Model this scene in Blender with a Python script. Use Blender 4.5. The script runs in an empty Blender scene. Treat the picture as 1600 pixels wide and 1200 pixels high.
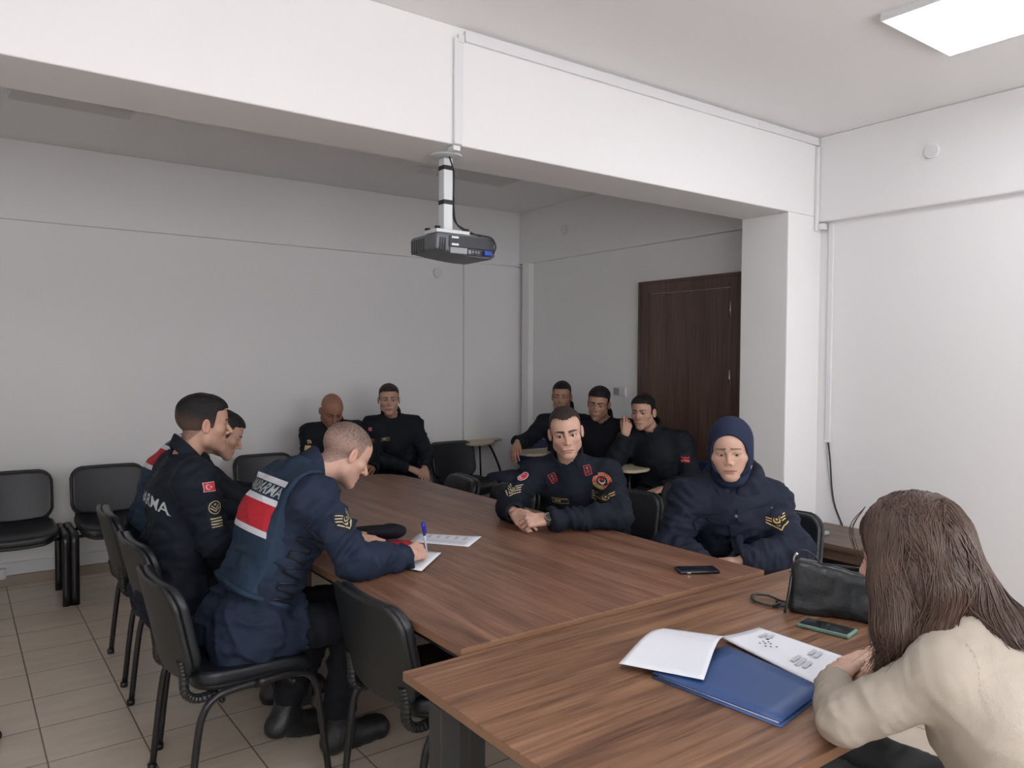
import bpy, bmesh, math, random
import numpy as np
from mathutils import Vector, Matrix
PI = math.pi
sc = bpy.context.scene
COL = sc.collection

# ------------------------------------------------------------ camera, world, exposure
FPX = 1193.717
cd = bpy.data.cameras.new('camera'); cam = bpy.data.objects.new('camera', cd); COL.objects.link(cam)
cd.sensor_fit = 'HORIZONTAL'; cd.sensor_width = 36.0; cd.lens = FPX / 1600 * 36.0; cd.clip_start = 0.05
_vx = np.array([2430 - 800, -(570 - 600), -FPX]); _vy = np.array([-75 - 800, -(557 - 600), -FPX])
_X = _vx / np.linalg.norm(_vx); _Y = _vy / np.linalg.norm(_vy); _Y = _Y - _X * (_X @ _Y); _Y /= np.linalg.norm(_Y)
_Z = np.cross(_X, _Y)
M = Matrix([list(_X) + [0], list(_Y) + [0], list(_Z) + [1.55], [0, 0, 0, 1]])
cam.matrix_world = M
sc.camera = cam
w = bpy.data.worlds.new('world'); sc.world = w; w.use_nodes = True
w.node_tree.nodes['Background'].inputs[0].default_value = (0.93, 0.92, 0.95, 1)
w.node_tree.nodes['Background'].inputs[1].default_value = 7.0
sc.view_settings.view_transform = 'Standard'; sc.view_settings.look = 'None'
sc.view_settings.gamma = 1.0; sc.view_settings.use_curve_mapping = False
sc.view_settings.exposure = -0.20
PANEL_LIGHT = 12.5

# ------------------------------------------------------------ materials
def srgb(r, g, b):
    f = lambda c: (c / 255 / 12.92) if c / 255 <= 0.04045 else ((c / 255 + 0.055) / 1.055) ** 2.4
    return (f(r), f(g), f(b), 1.0)
def nt(name):
    m = bpy.data.materials.new(name); m.use_nodes = True
    t = m.node_tree; return m, t, t.nodes['Principled BSDF']
def L(t, a, b): t.links.new(a, b)
def node(t, ty, **kw):
    n = t.nodes.new(ty)
    for k, v in kw.items():
        if k in n.inputs: n.inputs[k].default_value = v
        else: setattr(n, k, v)
    return n
def mat(name, col, rough=0.5, metal=0.0, bump=0.0, bscale=200.0, spec=0.5, var=0.0, vscale=5.0, coat=0.0, sheen=0.0):
    m, t, p = nt(name)
    p.inputs['Base Color'].default_value = col; p.inputs['Roughness'].default_value = rough
    p.inputs['Metallic'].default_value = metal; p.inputs['Specular IOR Level'].default_value = spec
    p.inputs['Coat Weight'].default_value = coat
    if sheen: p.inputs['Sheen Weight'].default_value = sheen
    tc = node(t, 'ShaderNodeTexCoord')
    if bump:
        n = node(t, 'ShaderNodeTexNoise', Scale=bscale, Detail=4.0); L(t, tc.outputs['Object'], n.inputs['Vector'])
        b = node(t, 'ShaderNodeBump', Strength=bump, Distance=0.01); L(t, n.outputs[0], b.inputs['Height'])
        L(t, b.outputs[0], p.inputs['Normal'])
    if var:
        n = node(t, 'ShaderNodeTexNoise', Scale=vscale, Detail=3.0); L(t, tc.outputs['Object'], n.inputs['Vector'])
        mx = node(t, 'ShaderNodeMix', data_type='RGBA')
        c2 = tuple(c * (1 - var) for c in col[:3]) + (1,)
        mx.inputs[6].default_value = col; mx.inputs[7].default_value = c2
        L(t, n.outputs[0], mx.inputs[0]); L(t, mx.outputs[2], p.inputs['Base Color'])
    return m
def vcmat(name, rough=0.5, spec=0.5, bump=0.0, bscale=400.0, sss=0.0, sheen=0.0):
    m, t, p = nt(name)
    a = node(t, 'ShaderNodeVertexColor', layer_name='Col'); L(t, a.outputs[0], p.inputs['Base Color'])
    p.inputs['Roughness'].default_value = rough; p.inputs['Specular IOR Level'].default_value = spec
    if sss:
        p.inputs['Subsurface Weight'].default_value = sss; p.inputs['Subsurface Radius'].default_value = (0.012, 0.005, 0.003)
        p.inputs['Subsurface Scale'].default_value = 0.5
    if sheen: p.inputs['Sheen Weight'].default_value = sheen
    if bump:
        tc = node(t, 'ShaderNodeTexCoord')
        n = node(t, 'ShaderNodeTexNoise', Scale=bscale, Detail=3.0); L(t, tc.outputs['Object'], n.inputs['Vector'])
        b = node(t, 'ShaderNodeBump', Strength=bump, Distance=0.005); L(t, n.outputs[0], b.inputs['Height'])
        L(t, b.outputs[0], p.inputs['Normal'])
    return m
def wood(name, base, dark, light, axis='Y', rough=0.38, sc_=1.0, coat=0.0, seed=0.0):
    # streaks run along `axis` of the object's own coordinates
    m, t, p = nt(name)
    tc = node(t, 'ShaderNodeTexCoord'); mp = node(t, 'ShaderNodeMapping')
    k = {'X': (0.45, 9, 9), 'Y': (9, 0.45, 9), 'Z': (9, 9, 0.45)}[axis]
    mp.inputs['Scale'].default_value = tuple(v * sc_ for v in k); mp.inputs['Location'].default_value = (seed, seed * 1.7, 0)
    L(t, tc.outputs['Object'], mp.inputs['Vector'])
    nw = node(t, 'ShaderNodeTexNoise', Scale=1.2, Detail=2.0); L(t, mp.outputs[0], nw.inputs['Vector'])
    n1 = node(t, 'ShaderNodeTexNoise', Scale=2.0, Detail=6.0, Distortion=0.7); L(t, mp.outputs[0], n1.inputs['Vector'])
    n2 = node(t, 'ShaderNodeTexNoise', Scale=9.0, Detail=5.0, Distortion=0.4); L(t, mp.outputs[0], n2.inputs['Vector'])
    r1 = node(t, 'ShaderNodeValToRGB'); e = r1.color_ramp.elements
    e[0].position = 0.32; e[0].color = dark; e[1].position = 0.68; e[1].color = light
    x = e.new(0.5); x.color = base
    mx0 = node(t, 'ShaderNodeMath', operation='MULTIPLY_ADD'); mx0.inputs[1].default_value = 0.45
    ad = node(t, 'ShaderNodeMath', operation='MULTIPLY'); ad.inputs[1].default_value = 0.55
    L(t, n1.outputs[0], ad.inputs[0]); L(t, n2.outputs[0], mx0.inputs[0]); L(t, ad.outputs[0], mx0.inputs[2])
    L(t, mx0.outputs[0], r1.inputs[0]); L(t, r1.outputs[0], p.inputs['Base Color'])
    p.inputs['Roughness'].default_value = rough; p.inputs['Coat Weight'].default_value = coat
    b = node(t, 'ShaderNodeBump', Strength=0.12, Distance=0.002); L(t, n2.outputs[0], b.inputs['Height']); L(t, b.outputs[0], p.inputs['Normal'])
    return m
def emis(name, col, s):
    m, t, p = nt(name)
    p.inputs['Base Color'].default_value = (0.9, 0.9, 0.9, 1)
    p.inputs['Emission Color'].default_value = col; p.inputs['Emission Strength'].default_value = s
    return m
WALL = mat('wall_paint', srgb(232, 231, 231), 0.75, bump=0.06, bscale=90, spec=0.2)
CEIL = mat('ceiling_paint', srgb(236, 235, 235), 0.85, bump=0.03, bscale=90, spec=0.2)
WPLAST = mat('white_plastic', srgb(222, 222, 224), 0.45)
STEELBLK = mat('black_steel', (0.008, 0.008, 0.009, 1), 0.28)
BLKPLAST = mat('black_plastic', (0.012, 0.014, 0.015, 1), 0.42, bump=0.05, bscale=600)
LEATHER = mat('black_leatherette', (0.010, 0.012, 0.016, 1), 0.36, bump=0.12, bscale=260)
CHROME = mat('chrome', (0.7, 0.7, 0.72, 1), 0.18, metal=1.0)
PAPER = mat('paper', srgb(232, 235, 243), 0.7)
INK = mat('ink', (0.03, 0.03, 0.035, 1), 0.7)
PALEINK = mat('pale_print', srgb(196, 199, 206), 0.7)
WOOD_NEAR = wood('walnut_near', srgb(130, 95, 72), srgb(84, 56, 42), srgb(164, 124, 97), 'X', 0.36)
WOOD_LONG = wood('walnut_long', srgb(124, 88, 70), srgb(82, 55, 44), srgb(156, 117, 94), 'Y', 0.36, seed=3.1)
EDGE = mat('edge_band', srgb(140, 105, 80), 0.4, var=0.2, vscale=3)
DOORW = wood('door_veneer', srgb(92, 71, 62), srgb(68, 51, 45), srgb(112, 88, 77), 'Z', 0.42, 0.8)
DARKMETAL = mat('table_steel', (0.03, 0.031, 0.033, 1), 0.4)
# floor tiles
def tile_mat():
    m, t, p = nt('floor_tiles')
    tc = node(t, 'ShaderNodeTexCoord'); mp = node(t, 'ShaderNodeMapping')
    s = 0.3345
    mp.inputs['Location'].default_value = (-0.272 / s + 20, -0.352 / s + 20, 0); mp.inputs['Scale'].default_value = (1 / s, 1 / s, 1)
    L(t, tc.outputs['Object'], mp.inputs['Vector'])
    br = node(t, 'ShaderNodeTexBrick', offset=0.0, squash=1.0)
    br.inputs['Scale'].default_value = 1.0; br.inputs['Mortar Size'].default_value = 0.010; br.inputs['Mortar Smooth'].default_value = 0.2
    br.inputs['Brick Width'].default_value = 1.0; br.inputs['Row Height'].default_value = 1.0
    br.inputs['Color1'].default_value = srgb(206, 193, 176); br.inputs['Color2'].default_value = srgb(213, 200, 184); br.inputs['Mortar'].default_value = srgb(112, 102, 90)
    L(t, mp.outputs[0], br.inputs['Vector'])
    n = node(t, 'ShaderNodeTexNoise', Scale=3.0, Detail=5.0); L(t, tc.outputs['Object'], n.inputs['Vector'])
    mp2 = node(t, 'ShaderNodeMapping'); mp2.inputs['Scale'].default_value = (1.2, 5, 1); L(t, tc.outputs['Object'], mp2.inputs['Vector']); L(t, mp2.outputs[0], n.inputs['Vector'])
    mx = node(t, 'ShaderNodeMix', data_type='RGBA', blend_type='MULTIPLY'); mx.inputs[0].default_value = 0.5
    r = node(t, 'ShaderNodeValToRGB'); r.color_ramp.elements[0].position = 0.3; r.color_ramp.elements[0].color = (0.72, 0.7, 0.68, 1); r.color_ramp.elements[1].position = 0.7; r.color_ramp.elements[1].color = (1, 1, 1, 1)
    L(t, n.outputs[0], r.inputs[0]); L(t, br.outputs['Color'], mx.inputs[6]); L(t, r.outputs[0], mx.inputs[7]); L(t, mx.outputs[2], p.inputs['Base Color'])
    p.inputs['Roughness'].default_value = 0.33
    b = node(t, 'ShaderNodeBump', Strength=0.4, Distance=0.002, invert=True); L(t, br.outputs['Fac'], b.inputs['Height']); L(t, b.outputs[0], p.inputs['Normal'])
    return m
TILES = tile_mat()
SKIRT = mat('beige_skirting', srgb(158, 145, 130), 0.4, var=0.2, vscale=4)

# ------------------------------------------------------------ object helpers
def link_mesh(name, me, m, parent=None, smooth=False):
    o = bpy.data.objects.new(name, me); COL.objects.link(o)
    if m is not None and len(me.materials) == 0:
        for q in (m if isinstance(m, (list, tuple)) else [m]): me.materials.append(q)
    if smooth:
        me.polygons.foreach_set('use_smooth', [True] * len(me.polygons))
    if parent is not None: o.parent = parent
    return o
def obj(name, bm, m, parent=None, smooth=False):
    me = bpy.data.meshes.new(name); bmesh.ops.recalc_face_normals(bm, faces=bm.faces); bm.to_mesh(me); bm.free()
    return link_mesh(name, me, m, parent, smooth)
def pyobj(name, verts, faces, m, parent=None, smooth=True):
    me = bpy.data.meshes.new(name); me.from_pydata([tuple(v) for v in verts], [], [tuple(f) for f in faces]); me.update()
    return link_mesh(name, me, m, parent, smooth)
def thing(name, label, cat, loc=(0, 0, 0), rotz=0.0, group=None):
    o = bpy.data.objects.new(name, None); COL.objects.link(o); o.empty_display_size = 0.1
    o.location = loc; o.rotation_euler = (0, 0, rotz); o['label'] = label; o['category'] = cat
    if group: o['group'] = group
    return o
def tag(o, label, cat, group=None):
    o['label'] = label; o['category'] = cat
    if group: o['group'] = group
    return o
def struct(o): o['kind'] = 'structure'; return o
def dup(root, loc, rotz, label, group=None):
    r = root.copy(); COL.objects.link(r); r.location = loc; r.rotation_euler = (0, 0, rotz); r['label'] = label
    if group: r['group'] = group
    for ch in list(root.children):
        c = ch.copy(); COL.objects.link(c); c.parent = r
        for g in ch.children:
            d = g.copy(); COL.objects.link(d); d.parent = c
    return r
def bx(bm, lo, hi, bev=0.0, seg=2):
    lo = Vector(lo); hi = Vector(hi); c = (lo + hi) / 2; s = hi - lo
    r = bmesh.ops.create_cube(bm, size=1.0, matrix=Matrix.Translation(c) @ Matrix.Diagonal((*s, 1)))
    if bev > 0:
        es = {e for v in r['verts'] for e in v.link_edges}
        bmesh.ops.bevel(bm, geom=list(es), offset=bev, segments=seg, profile=0.5, affect='EDGES')
def box(name, lo, hi, m, parent=None, bev=0.0):
    bm = bmesh.new(); bx(bm, lo, hi, bev); return obj(name, bm, m, parent)
def tube(bm, pts, r, n=10, caps=True, flat=1.0):
    pts = [Vector(p) for p in pts]; rs = r if isinstance(r, (list, tuple)) else [r] * len(pts)
    rings = []; up = None
    for i, p in enumerate(pts):
        a = pts[max(i - 1, 0)]; b = pts[min(i + 1, len(pts) - 1)]; t = (b - a).normalized()
        if up is None: up = Vector((0, 0, 1)) if abs(t.z) < 0.9 else Vector((1, 0, 0))
        s = t.cross(up)
        if s.length < 1e-4: s = t.orthogonal()
        s.normalize(); u = s.cross(t).normalized(); up = u
        rings.append([bm.verts.new(p + (s * math.cos(2 * PI * k / n) + u * math.sin(2 * PI * k / n) * flat) * rs[i]) for k in range(n)])
    for i in range(len(rings) - 1):
        for k in range(n): bm.faces.new((rings[i][k], rings[i][(k + 1) % n], rings[i + 1][(k + 1) % n], rings[i + 1][k]))
    if caps: bm.faces.new(rings[0][::-1]); bm.faces.new(rings[-1])
def smoothpath(pts, n=6):
    P = [np.array(p, float) for p in pts]; P = [2 * P[0] - P[1]] + P + [2 * P[-1] - P[-2]]; out = []
    for i in range(1, len(P) - 2):
        for k in range(n):
            t = k / n
            out.append(0.5 * (2 * P[i] + (P[i + 1] - P[i - 1]) * t + (2 * P[i - 1] - 5 * P[i] + 4 * P[i + 1] - P[i + 2]) * t * t + (3 * P[i] - P[i - 1] - 3 * P[i + 1] + P[i + 2]) * t ** 3))
    out.append(P[-2]); return [tuple(o) for o in out]
def tubeobj(name, pts, r, m, parent=None, n=10, flat=1.0):
    bm = bmesh.new(); tube(bm, pts, r, n, True, flat); return obj(name, bm, m, parent, True)
def prism(bm, poly, z0, z1):
    a = [bm.verts.new((x, y, z0)) for x, y in poly]; b = [bm.verts.new((x, y, z1)) for x, y in poly]; n = len(poly)
    bm.faces.new(a[::-1]); bm.faces.new(b)
    for i in range(n): bm.faces.new((a[i], a[(i + 1) % n], b[(i + 1) % n], b[i]))
def disc(name, c, r, axis, depth, m, parent=None, n=28, bev=0.0):
    bm = bmesh.new()
    R = Vector(axis).to_track_quat('Z', 'Y').to_matrix().to_4x4()
    bmesh.ops.create_cone(bm, cap_ends=True, segments=n, radius1=r, radius2=r * (1 - bev), depth=depth, matrix=Matrix.Translation(Vector(c)) @ R)
    return obj(name, bm, m, parent)

# ------------------------------------------------------------ the room
XR = 4.61; YB = 6.16; XL = -2.4; YF = -1.6; ZC = 3.0
BY0, BY1, BZ = 2.87, 3.225, 2.487
struct(box('floor', (XL, YF, -0.1), (XR + 0.2, YB + 0.2, 0), TILES))
struct(box('ceiling', (XL, YF, ZC), (XR + 0.2, YB + 0.2, ZC + 0.1), CEIL))
struct(box('wall_back', (XL, YB, 0), (XR + 0.2, YB + 0.2, ZC), WALL))
struct(box('wall_right', (XR, YF, 0), (XR + 0.2, YB, ZC), WALL))
struct(box('wall_left', (XL - 0.2, YF, 0), (XL, YB + 0.2, ZC), WALL))
bm = bmesh.new()
WX = [(-1.9, 0.9), (1.3, 4.1)]
bx(bm, (XL - 0.2, YF - 0.2, 0), (XR + 0.2, YF, 0.9)); bx(bm, (XL - 0.2, YF - 0.2, 2.6), (XR + 0.2, YF, ZC))
for a, b in ((XL - 0.2, WX[0][0]), (WX[0][1], WX[1][0]), (WX[1][1], XR + 0.2)): bx(bm, (a, YF - 0.2, 0.9), (b, YF, 2.6))
struct(obj('wall_front', bm, WALL))
for i, (a, b) in enumerate(WX):                     # unseen window openings added behind the camera to let in fill light
    bm = bmesh.new()
    for x in (a, (a + b) / 2 - 0.025, b - 0.05): bx(bm, (x, YF - 0.12, 0.95), (x + 0.05, YF - 0.06, 2.55))
    bx(bm, (a, YF - 0.12, 0.9), (b, YF - 0.06, 0.95)); bx(bm, (a, YF - 0.12, 2.55), (b, YF - 0.06, 2.6))
    struct(obj('fill_window_%d' % (i + 1), bm, WPLAST))
struct(box('trim_1', (XL, YB - 0.045, 2.47), (XR, YB, ZC), WALL, bev=0.004))          # shallow lintel bands
struct(box('trim_2', (XR - 0.05, BY1, 2.49), (XR, YB, ZC), WALL, bev=0.004))
struct(box('trim_3', (XR - 0.05, YF, 2.45), (XR, BY0, ZC), WALL, bev=0.01))
struct(box('trim_4', (XL, BY0, BZ), (XR, BY1, ZC), WALL, bev=0.006))                   # the deep cross beam
struct(box('trim_5', (4.25, BY0 + 0.0005, 0), (XR, BY1 - 0.0005, BZ), WALL, bev=0.006))  # pillar below it
struct(box('trim_6', (3.925, YB - 0.035, 0), (XR, YB, 2.47), WALL, bev=0.006))       # shallow column by the corner
struct(box('baseboard_back', (XL, YB - 0.028, 0), (XR, YB, 0.07), SKIRT, bev=0.002))
struct(box('baseboard_right', (XR - 0.012, YF, 0), (XR, BY0, 0.07), SKIRT, bev=0.002))
struct(box('trim_7', (XL, YB - 0.02, 0.07), (3.925, YB, 0.157), WPLAST, bev=0.004))
bm = bmesh.new(); bx(bm, (XR - 0.06, 5.94, 0), (XR, 6.05, 2.49), 0.004)
struct(obj('trim_8', bm, WALL))
t = thing('wall_trunking_end', 'small white trunking box low on the back wall at the far left', 'trunking', (0.2, YB - 0.02, 0.1))
box('cover', (-0.25, -0.05, -0.04), (0.065, -0.001, 0.03), WPLAST, t, 0.004); box('end_cap', (0.065, -0.045, -0.035), (0.072, -0.003, 0.025), WPLAST, t)

# door
d = bpy.data.objects.new('door_1', None); COL.objects.link(d); d.location = (XR, 3.46, 0); struct(d)
bm = bmesh.new()
bx(bm, (-0.025, 0, 0), (0, 0.11, 2.19), 0.004); bx(bm, (-0.025, 0.92, 0), (0, 1.03, 2.19), 0.004); bx(bm, (-0.025, 0.11, 2.09), (0, 0.92, 2.19), 0.002)
bx(bm, (-0.034, 0.0, 0), (-0.024, 0.025, 2.19), 0.003); bx(bm, (-0.034, 1.005, 0), (-0.024, 1.03, 2.19), 0.003); bx(bm, (-0.034, 0.025, 2.165), (-0.0255, 1.005, 2.19), 0.002)
struct(obj('door_frame', bm, DOORW, d))
struct(box('door_leaf', (-0.016, 0.11, 0.01), (-0.002, 0.92, 2.085), DOORW, d, 0.002))
for z in (1.92, 1.42, 0.4):
    bm = bmesh.new(); tube(bm, [(-0.022, 0.108, z - 0.06), (-0.022, 0.108, z + 0.06)], 0.007, 10); obj('hinge', bm, CHROME, d, True)
bm = bmesh.new(); bx(bm, (-0.024, 0.85, 0.98), (-0.016, 0.89, 1.16), 0.003); tube(bm, [(-0.02, 0.87, 1.09), (-0.065, 0.87, 1.09), (-0.068, 0.85, 1.09), (-0.068, 0.75, 1.09)], 0.009, 8)
obj('door_handle', bm, CHROME, d, True)

# ------------------------------------------------------------ lights
PANEL = emis('lit_diffuser', (0.93, 0.96, 1.0, 1), PANEL_LIGHT)
PANEL_OFF = mat('unlit_diffuser', srgb(205, 205, 205), 0.5)
def ceiling_light(x, y, label, lit, group=None):
    t = thing('ceiling_light', label, 'light', (x, y, ZC), 0, group)
    bm = bmesh.new()
    for lo, hi in (((-0.306, -0.306), (0.306, -0.298)), ((-0.306, 0.298), (0.306, 0.306)), ((-0.306, -0.298), (-0.298, 0.298)), ((0.298, -0.298), (0.306, 0.298))):
        bx(bm, (lo[0], lo[1], -0.035), (hi[0], hi[1], -0.0005), 0.002)
    obj('frame', bm, WPLAST, t)
    box('diffuser', (-0.2985, -0.2985, -0.034), (0.2985, 0.2985, -0.022), PANEL if lit else PANEL_OFF, t)
    return t
ceiling_light(3.45, 1.40, 'lit square ceiling light panel at the upper right', True)
ceiling_light(0.55, 0.70, 'lit square ceiling panel above the near end of the room, out of the frame', True)
ceiling_light(0.57, 4.76, 'unlit square ceiling fixture at the upper left behind the cross beam', False)
ceiling_light(3.35, 4.86, 'unlit square ceiling fixture behind the projector pole', False)

# ------------------------------------------------------------ signed-distance modelling (organic shapes)
def A(*v): return np.array(v, float)
def nrm(v): v = np.asarray(v, float); return v / (np.linalg.norm(v) + 1e-12)
def smin(a, b, k):
    if k <= 0: return np.minimum(a, b)
    h = np.clip(0.5 + 0.5 * (b - a) / k, 0, 1); return b * (1 - h) + a * h - k * h * (1 - h)
def smax(a, b, k): return -smin(-a, -b, k)
def cone(a, b, ra, rb, fl=None, fs=1.0):
    a = np.array(a, float); b = np.array(b, float)
    if fl is not None:
        n = nrm(fl)
        Q = lambda p: p + np.outer(p @ n, n) * (1 / fs - 1)
        a = Q(a[None])[0]; b = Q(b[None])[0]
    else: Q = lambda p: p
    ab = b - a; L2 = ab @ ab + 1e-12
    def f(p):
        q = Q(p) - a; t = np.clip(q @ ab / L2, 0, 1)
        return np.linalg.norm(q - t[:, None] * ab, axis=1) - (ra + (rb - ra) * t)
    return f
def ell(c, r, R=None):
    c = np.array(c, float); r = np.array(r, float); m = r.min()
    def f(p):
        q = p - c
        if R is not None: q = q @ R
        k = np.linalg.norm(q / r, axis=1); k2 = np.linalg.norm(q / (r * r), axis=1) + 1e-9
        return k * (k - 1) / k2
    return f
def plane(pt, n):                                   # negative behind the plane
    pt = np.array(pt, float); n = nrm(n); return lambda p: (p - pt) @ n
def rbox(c, h, r, R=None):
    c = np.array(c, float); h = np.array(h, float)
    def f(p):
        q = p - c
        if R is not None: q = q @ R
        q = np.abs(q) - (h - r); return np.linalg.norm(np.maximum(q, 0), axis=1) + np.minimum(q.max(axis=1), 0) - r
    return f
def combine(prims):                                 # prims: (op, f, k) with op '+', '-', '&'
    def f(p):
        d = None
        for op, g, k in prims:
            e = g(p)
            if d is None: d = e
            elif op == '+': d = smin(d, e, k)
            elif op == '-': d = smax(d, -e, k)
            else: d = smax(d, e, k)
        return d
    return f
def hsh(ix, iy, iz, s):
    h = (ix * 374761393 + iy * 668265263 + iz * 2147483647 + s * 974711) & 0xffffffff
    h = ((h ^ (h >> 13)) * 1274126177) & 0xffffffff
    return ((h ^ (h >> 16)) & 0xffff) / 65535.0
def vnoise(p, s=0):
    i = np.floor(p).astype(np.int64); f = p - i; f = f * f * (3 - 2 * f); o = 0
    for dx in (0, 1):
        for dy in (0, 1):
            for dz in (0, 1):
                w = (f[:, 0] if dx else 1 - f[:, 0]) * (f[:, 1] if dy else 1 - f[:, 1]) * (f[:, 2] if dz else 1 - f[:, 2])
                o = o + w * hsh(i[:, 0] + dx, i[:, 1] + dy, i[:, 2] + dz, s)
    return o * 2 - 1
def surf(f, lo, hi, h):
    lo = np.array(lo, float); hi = np.array(hi, float)
    B = 4; nb = np.ceil((hi - lo) / (h * B)).astype(int) + 1; n = nb * B
    bi = np.stack(np.meshgrid(*[np.arange(k) for k in nb], indexing='ij'), -1).reshape(-1, 3)
    cen = lo + (bi * B + (B - 1) / 2) * h
    dc = f(cen); act = np.abs(dc) < h * B * 1.45 + 0.004
    G = np.repeat(np.repeat(np.repeat(dc.reshape(nb), B, 0), B, 1), B, 2)
    off = np.stack(np.meshgrid(*[np.arange(B)] * 3, indexing='ij'), -1).reshape(-1, 3)
    idx = (bi[act][:, None, :] * B + off[None]).reshape(-1, 3)
    for s in range(0, len(idx), 400000):
        ii = idx[s:s + 400000]; G[ii[:, 0], ii[:, 1], ii[:, 2]] = f(lo + ii * h)
    S = G < 0
    cnt = sum(S[a:n[0] - 1 + a, b:n[1] - 1 + b, c:n[2] - 1 + c].astype(np.int8) for a in (0, 1) for b in (0, 1) for c in (0, 1))
    cells = np.argwhere((cnt > 0) & (cnt < 8))
    idm = -np.ones(cnt.shape, int); idm[tuple(cells.T)] = np.arange(len(cells))
    acc = np.zeros((len(cells), 3)); num = np.zeros(len(cells))
    cr = [(a, b, c) for a in (0, 1) for b in (0, 1) for c in (0, 1)]
    for u in cr:
        for ax in range(3):
            if u[ax]: continue
            v = list(u); v[ax] = 1
            g0 = G[cells[:, 0] + u[0], cells[:, 1] + u[1], cells[:, 2] + u[2]]; g1 = G[cells[:, 0] + v[0], cells[:, 1] + v[1], cells[:, 2] + v[2]]
            m = (g0 < 0) != (g1 < 0); t = np.where(m, g0 / np.where(m, g0 - g1, 1), 0)
            pt = np.array(u, float)[None].repeat(len(cells), 0); pt[:, ax] += t
            acc[m] += pt[m]; num[m] += 1
    V = lo + (cells + acc / num[:, None]) * h
    F = []
    for ax in range(3):
        b, c = (ax + 1) % 3, (ax + 2) % 3
        sl0 = [slice(None)] * 3; sl1 = [slice(None)] * 3; sl0[ax] = slice(0, -1); sl1[ax] = slice(1, None)
        s0 = S[tuple(sl0)]; s1 = S[tuple(sl1)]
        e = np.argwhere(s0 != s1); e = e[(e[:, b] > 0) & (e[:, c] > 0) & (e[:, b] < n[b] - 1) & (e[:, c] < n[c] - 1)]
        q = []
        for db, dc_ in ((-1, -1), (0, -1), (0, 0), (-1, 0)):
            k = e.copy(); k[:, b] += db; k[:, c] += dc_; q.append(idm[k[:, 0], k[:, 1], k[:, 2]])
        q = np.stack(q, 1); flip = ~s0[e[:, 0], e[:, 1], e[:, 2]]
        q[flip] = q[flip][:, ::-1]; F.append(q)
    F = np.concatenate(F); F = F[(F >= 0).all(1)]
    return V, F
def grad(f, p, e=0.001):
    g = np.stack([f(p + A(*(e if i == k else 0 for i in range(3)))) - f(p - A(*(e if i == k else 0 for i in range(3)))) for k in range(3)], 1)
    return g / (np.linalg.norm(g, axis=1)[:, None] + 1e-9)
def polish(f, V, it=1):
    for _ in range(it):
        V = V - grad(f, V) * np.clip(f(V), -0.01, 0.01)[:, None] * 0.9
    return V
def mesh_of(name, V, F, mats, parent=None, col=None, mi=None, smooth=True):
    me = bpy.data.meshes.new(name)
    me.vertices.add(len(V)); me.vertices.foreach_set('co', V.astype(np.float32).ravel())
    F = [f for f in F] if isinstance(F, list) else F
    k = F.shape[1]
    me.loops.add(F.size); me.loops.foreach_set('vertex_index', F.astype(np.int32).ravel())
    me.polygons.add(len(F)); me.polygons.foreach_set('loop_start', (np.arange(len(F)) * k).astype(np.int32)); me.polygons.foreach_set('loop_total', np.full(len(F), k, np.int32))
    for m in (mats if isinstance(mats, (list, tuple)) else [mats]): me.materials.append(m)
    if mi is not None: me.polygons.foreach_set('material_index', mi.astype(np.int32))
    me.update(calc_edges=True); me.validate()
    if smooth: me.polygons.foreach_set('use_smooth', [True] * len(me.polygons))
    if col is not None:
        ca = me.color_attributes.new('Col', 'FLOAT_COLOR', 'POINT')
        c4 = np.ones((len(V), 4), np.float32); c4[:, :3] = col; ca.data.foreach_set('color', c4.ravel())
    o = bpy.data.objects.new(name, me); COL.objects.link(o)
    if parent is not None: o.parent = parent
    return o
def sdfobj(name, f, lo, hi, h, m, parent=None, pol=1):
    V, F = surf(f, lo, hi, h); V = polish(f, V, pol); return mesh_of(name, V, F, m, parent)

# ------------------------------------------------------------ chairs.  local frame: sitter faces +X, origin on the floor under the seat
def back_f(x0, w, z0, z1, th, lean, curve, r, grow=0.0, shape=0.0):
    c = A(0, 0, (z0 + z1) / 2); h = A(th / 2 + grow, w / 2 + grow, (z1 - z0) / 2 + grow)
    def f(p):
        q = p.copy(); q[:, 0] = q[:, 0] - x0 + (q[:, 2] - z0) * lean - curve * q[:, 1] ** 2
        # rounded outline in YZ, thickness in X
        zz = q[:, 2] - c[2]; ww = h[1] * (1 - shape * np.clip(-zz / h[2], 0, 1))
        bot = np.where(zz < 0, 0.022 * (1 - (q[:, 1] / h[1]) ** 2), 0)
        d2 = np.stack([np.abs(q[:, 1]) - (ww - r), np.abs(zz + 0) - (h[2] + bot * 1.0 - r)], 1)
        o = np.linalg.norm(np.maximum(d2, 0), axis=1) + np.minimum(d2.max(1), 0) - r
        e = 0.014
        k = np.stack([o + e, np.abs(q[:, 0]) - (h[0] - e)], 1)
        return (np.linalg.norm(np.maximum(k, 0), axis=1) + np.minimum(k.max(1), 0) - e) * 0.92
    return f
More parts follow.
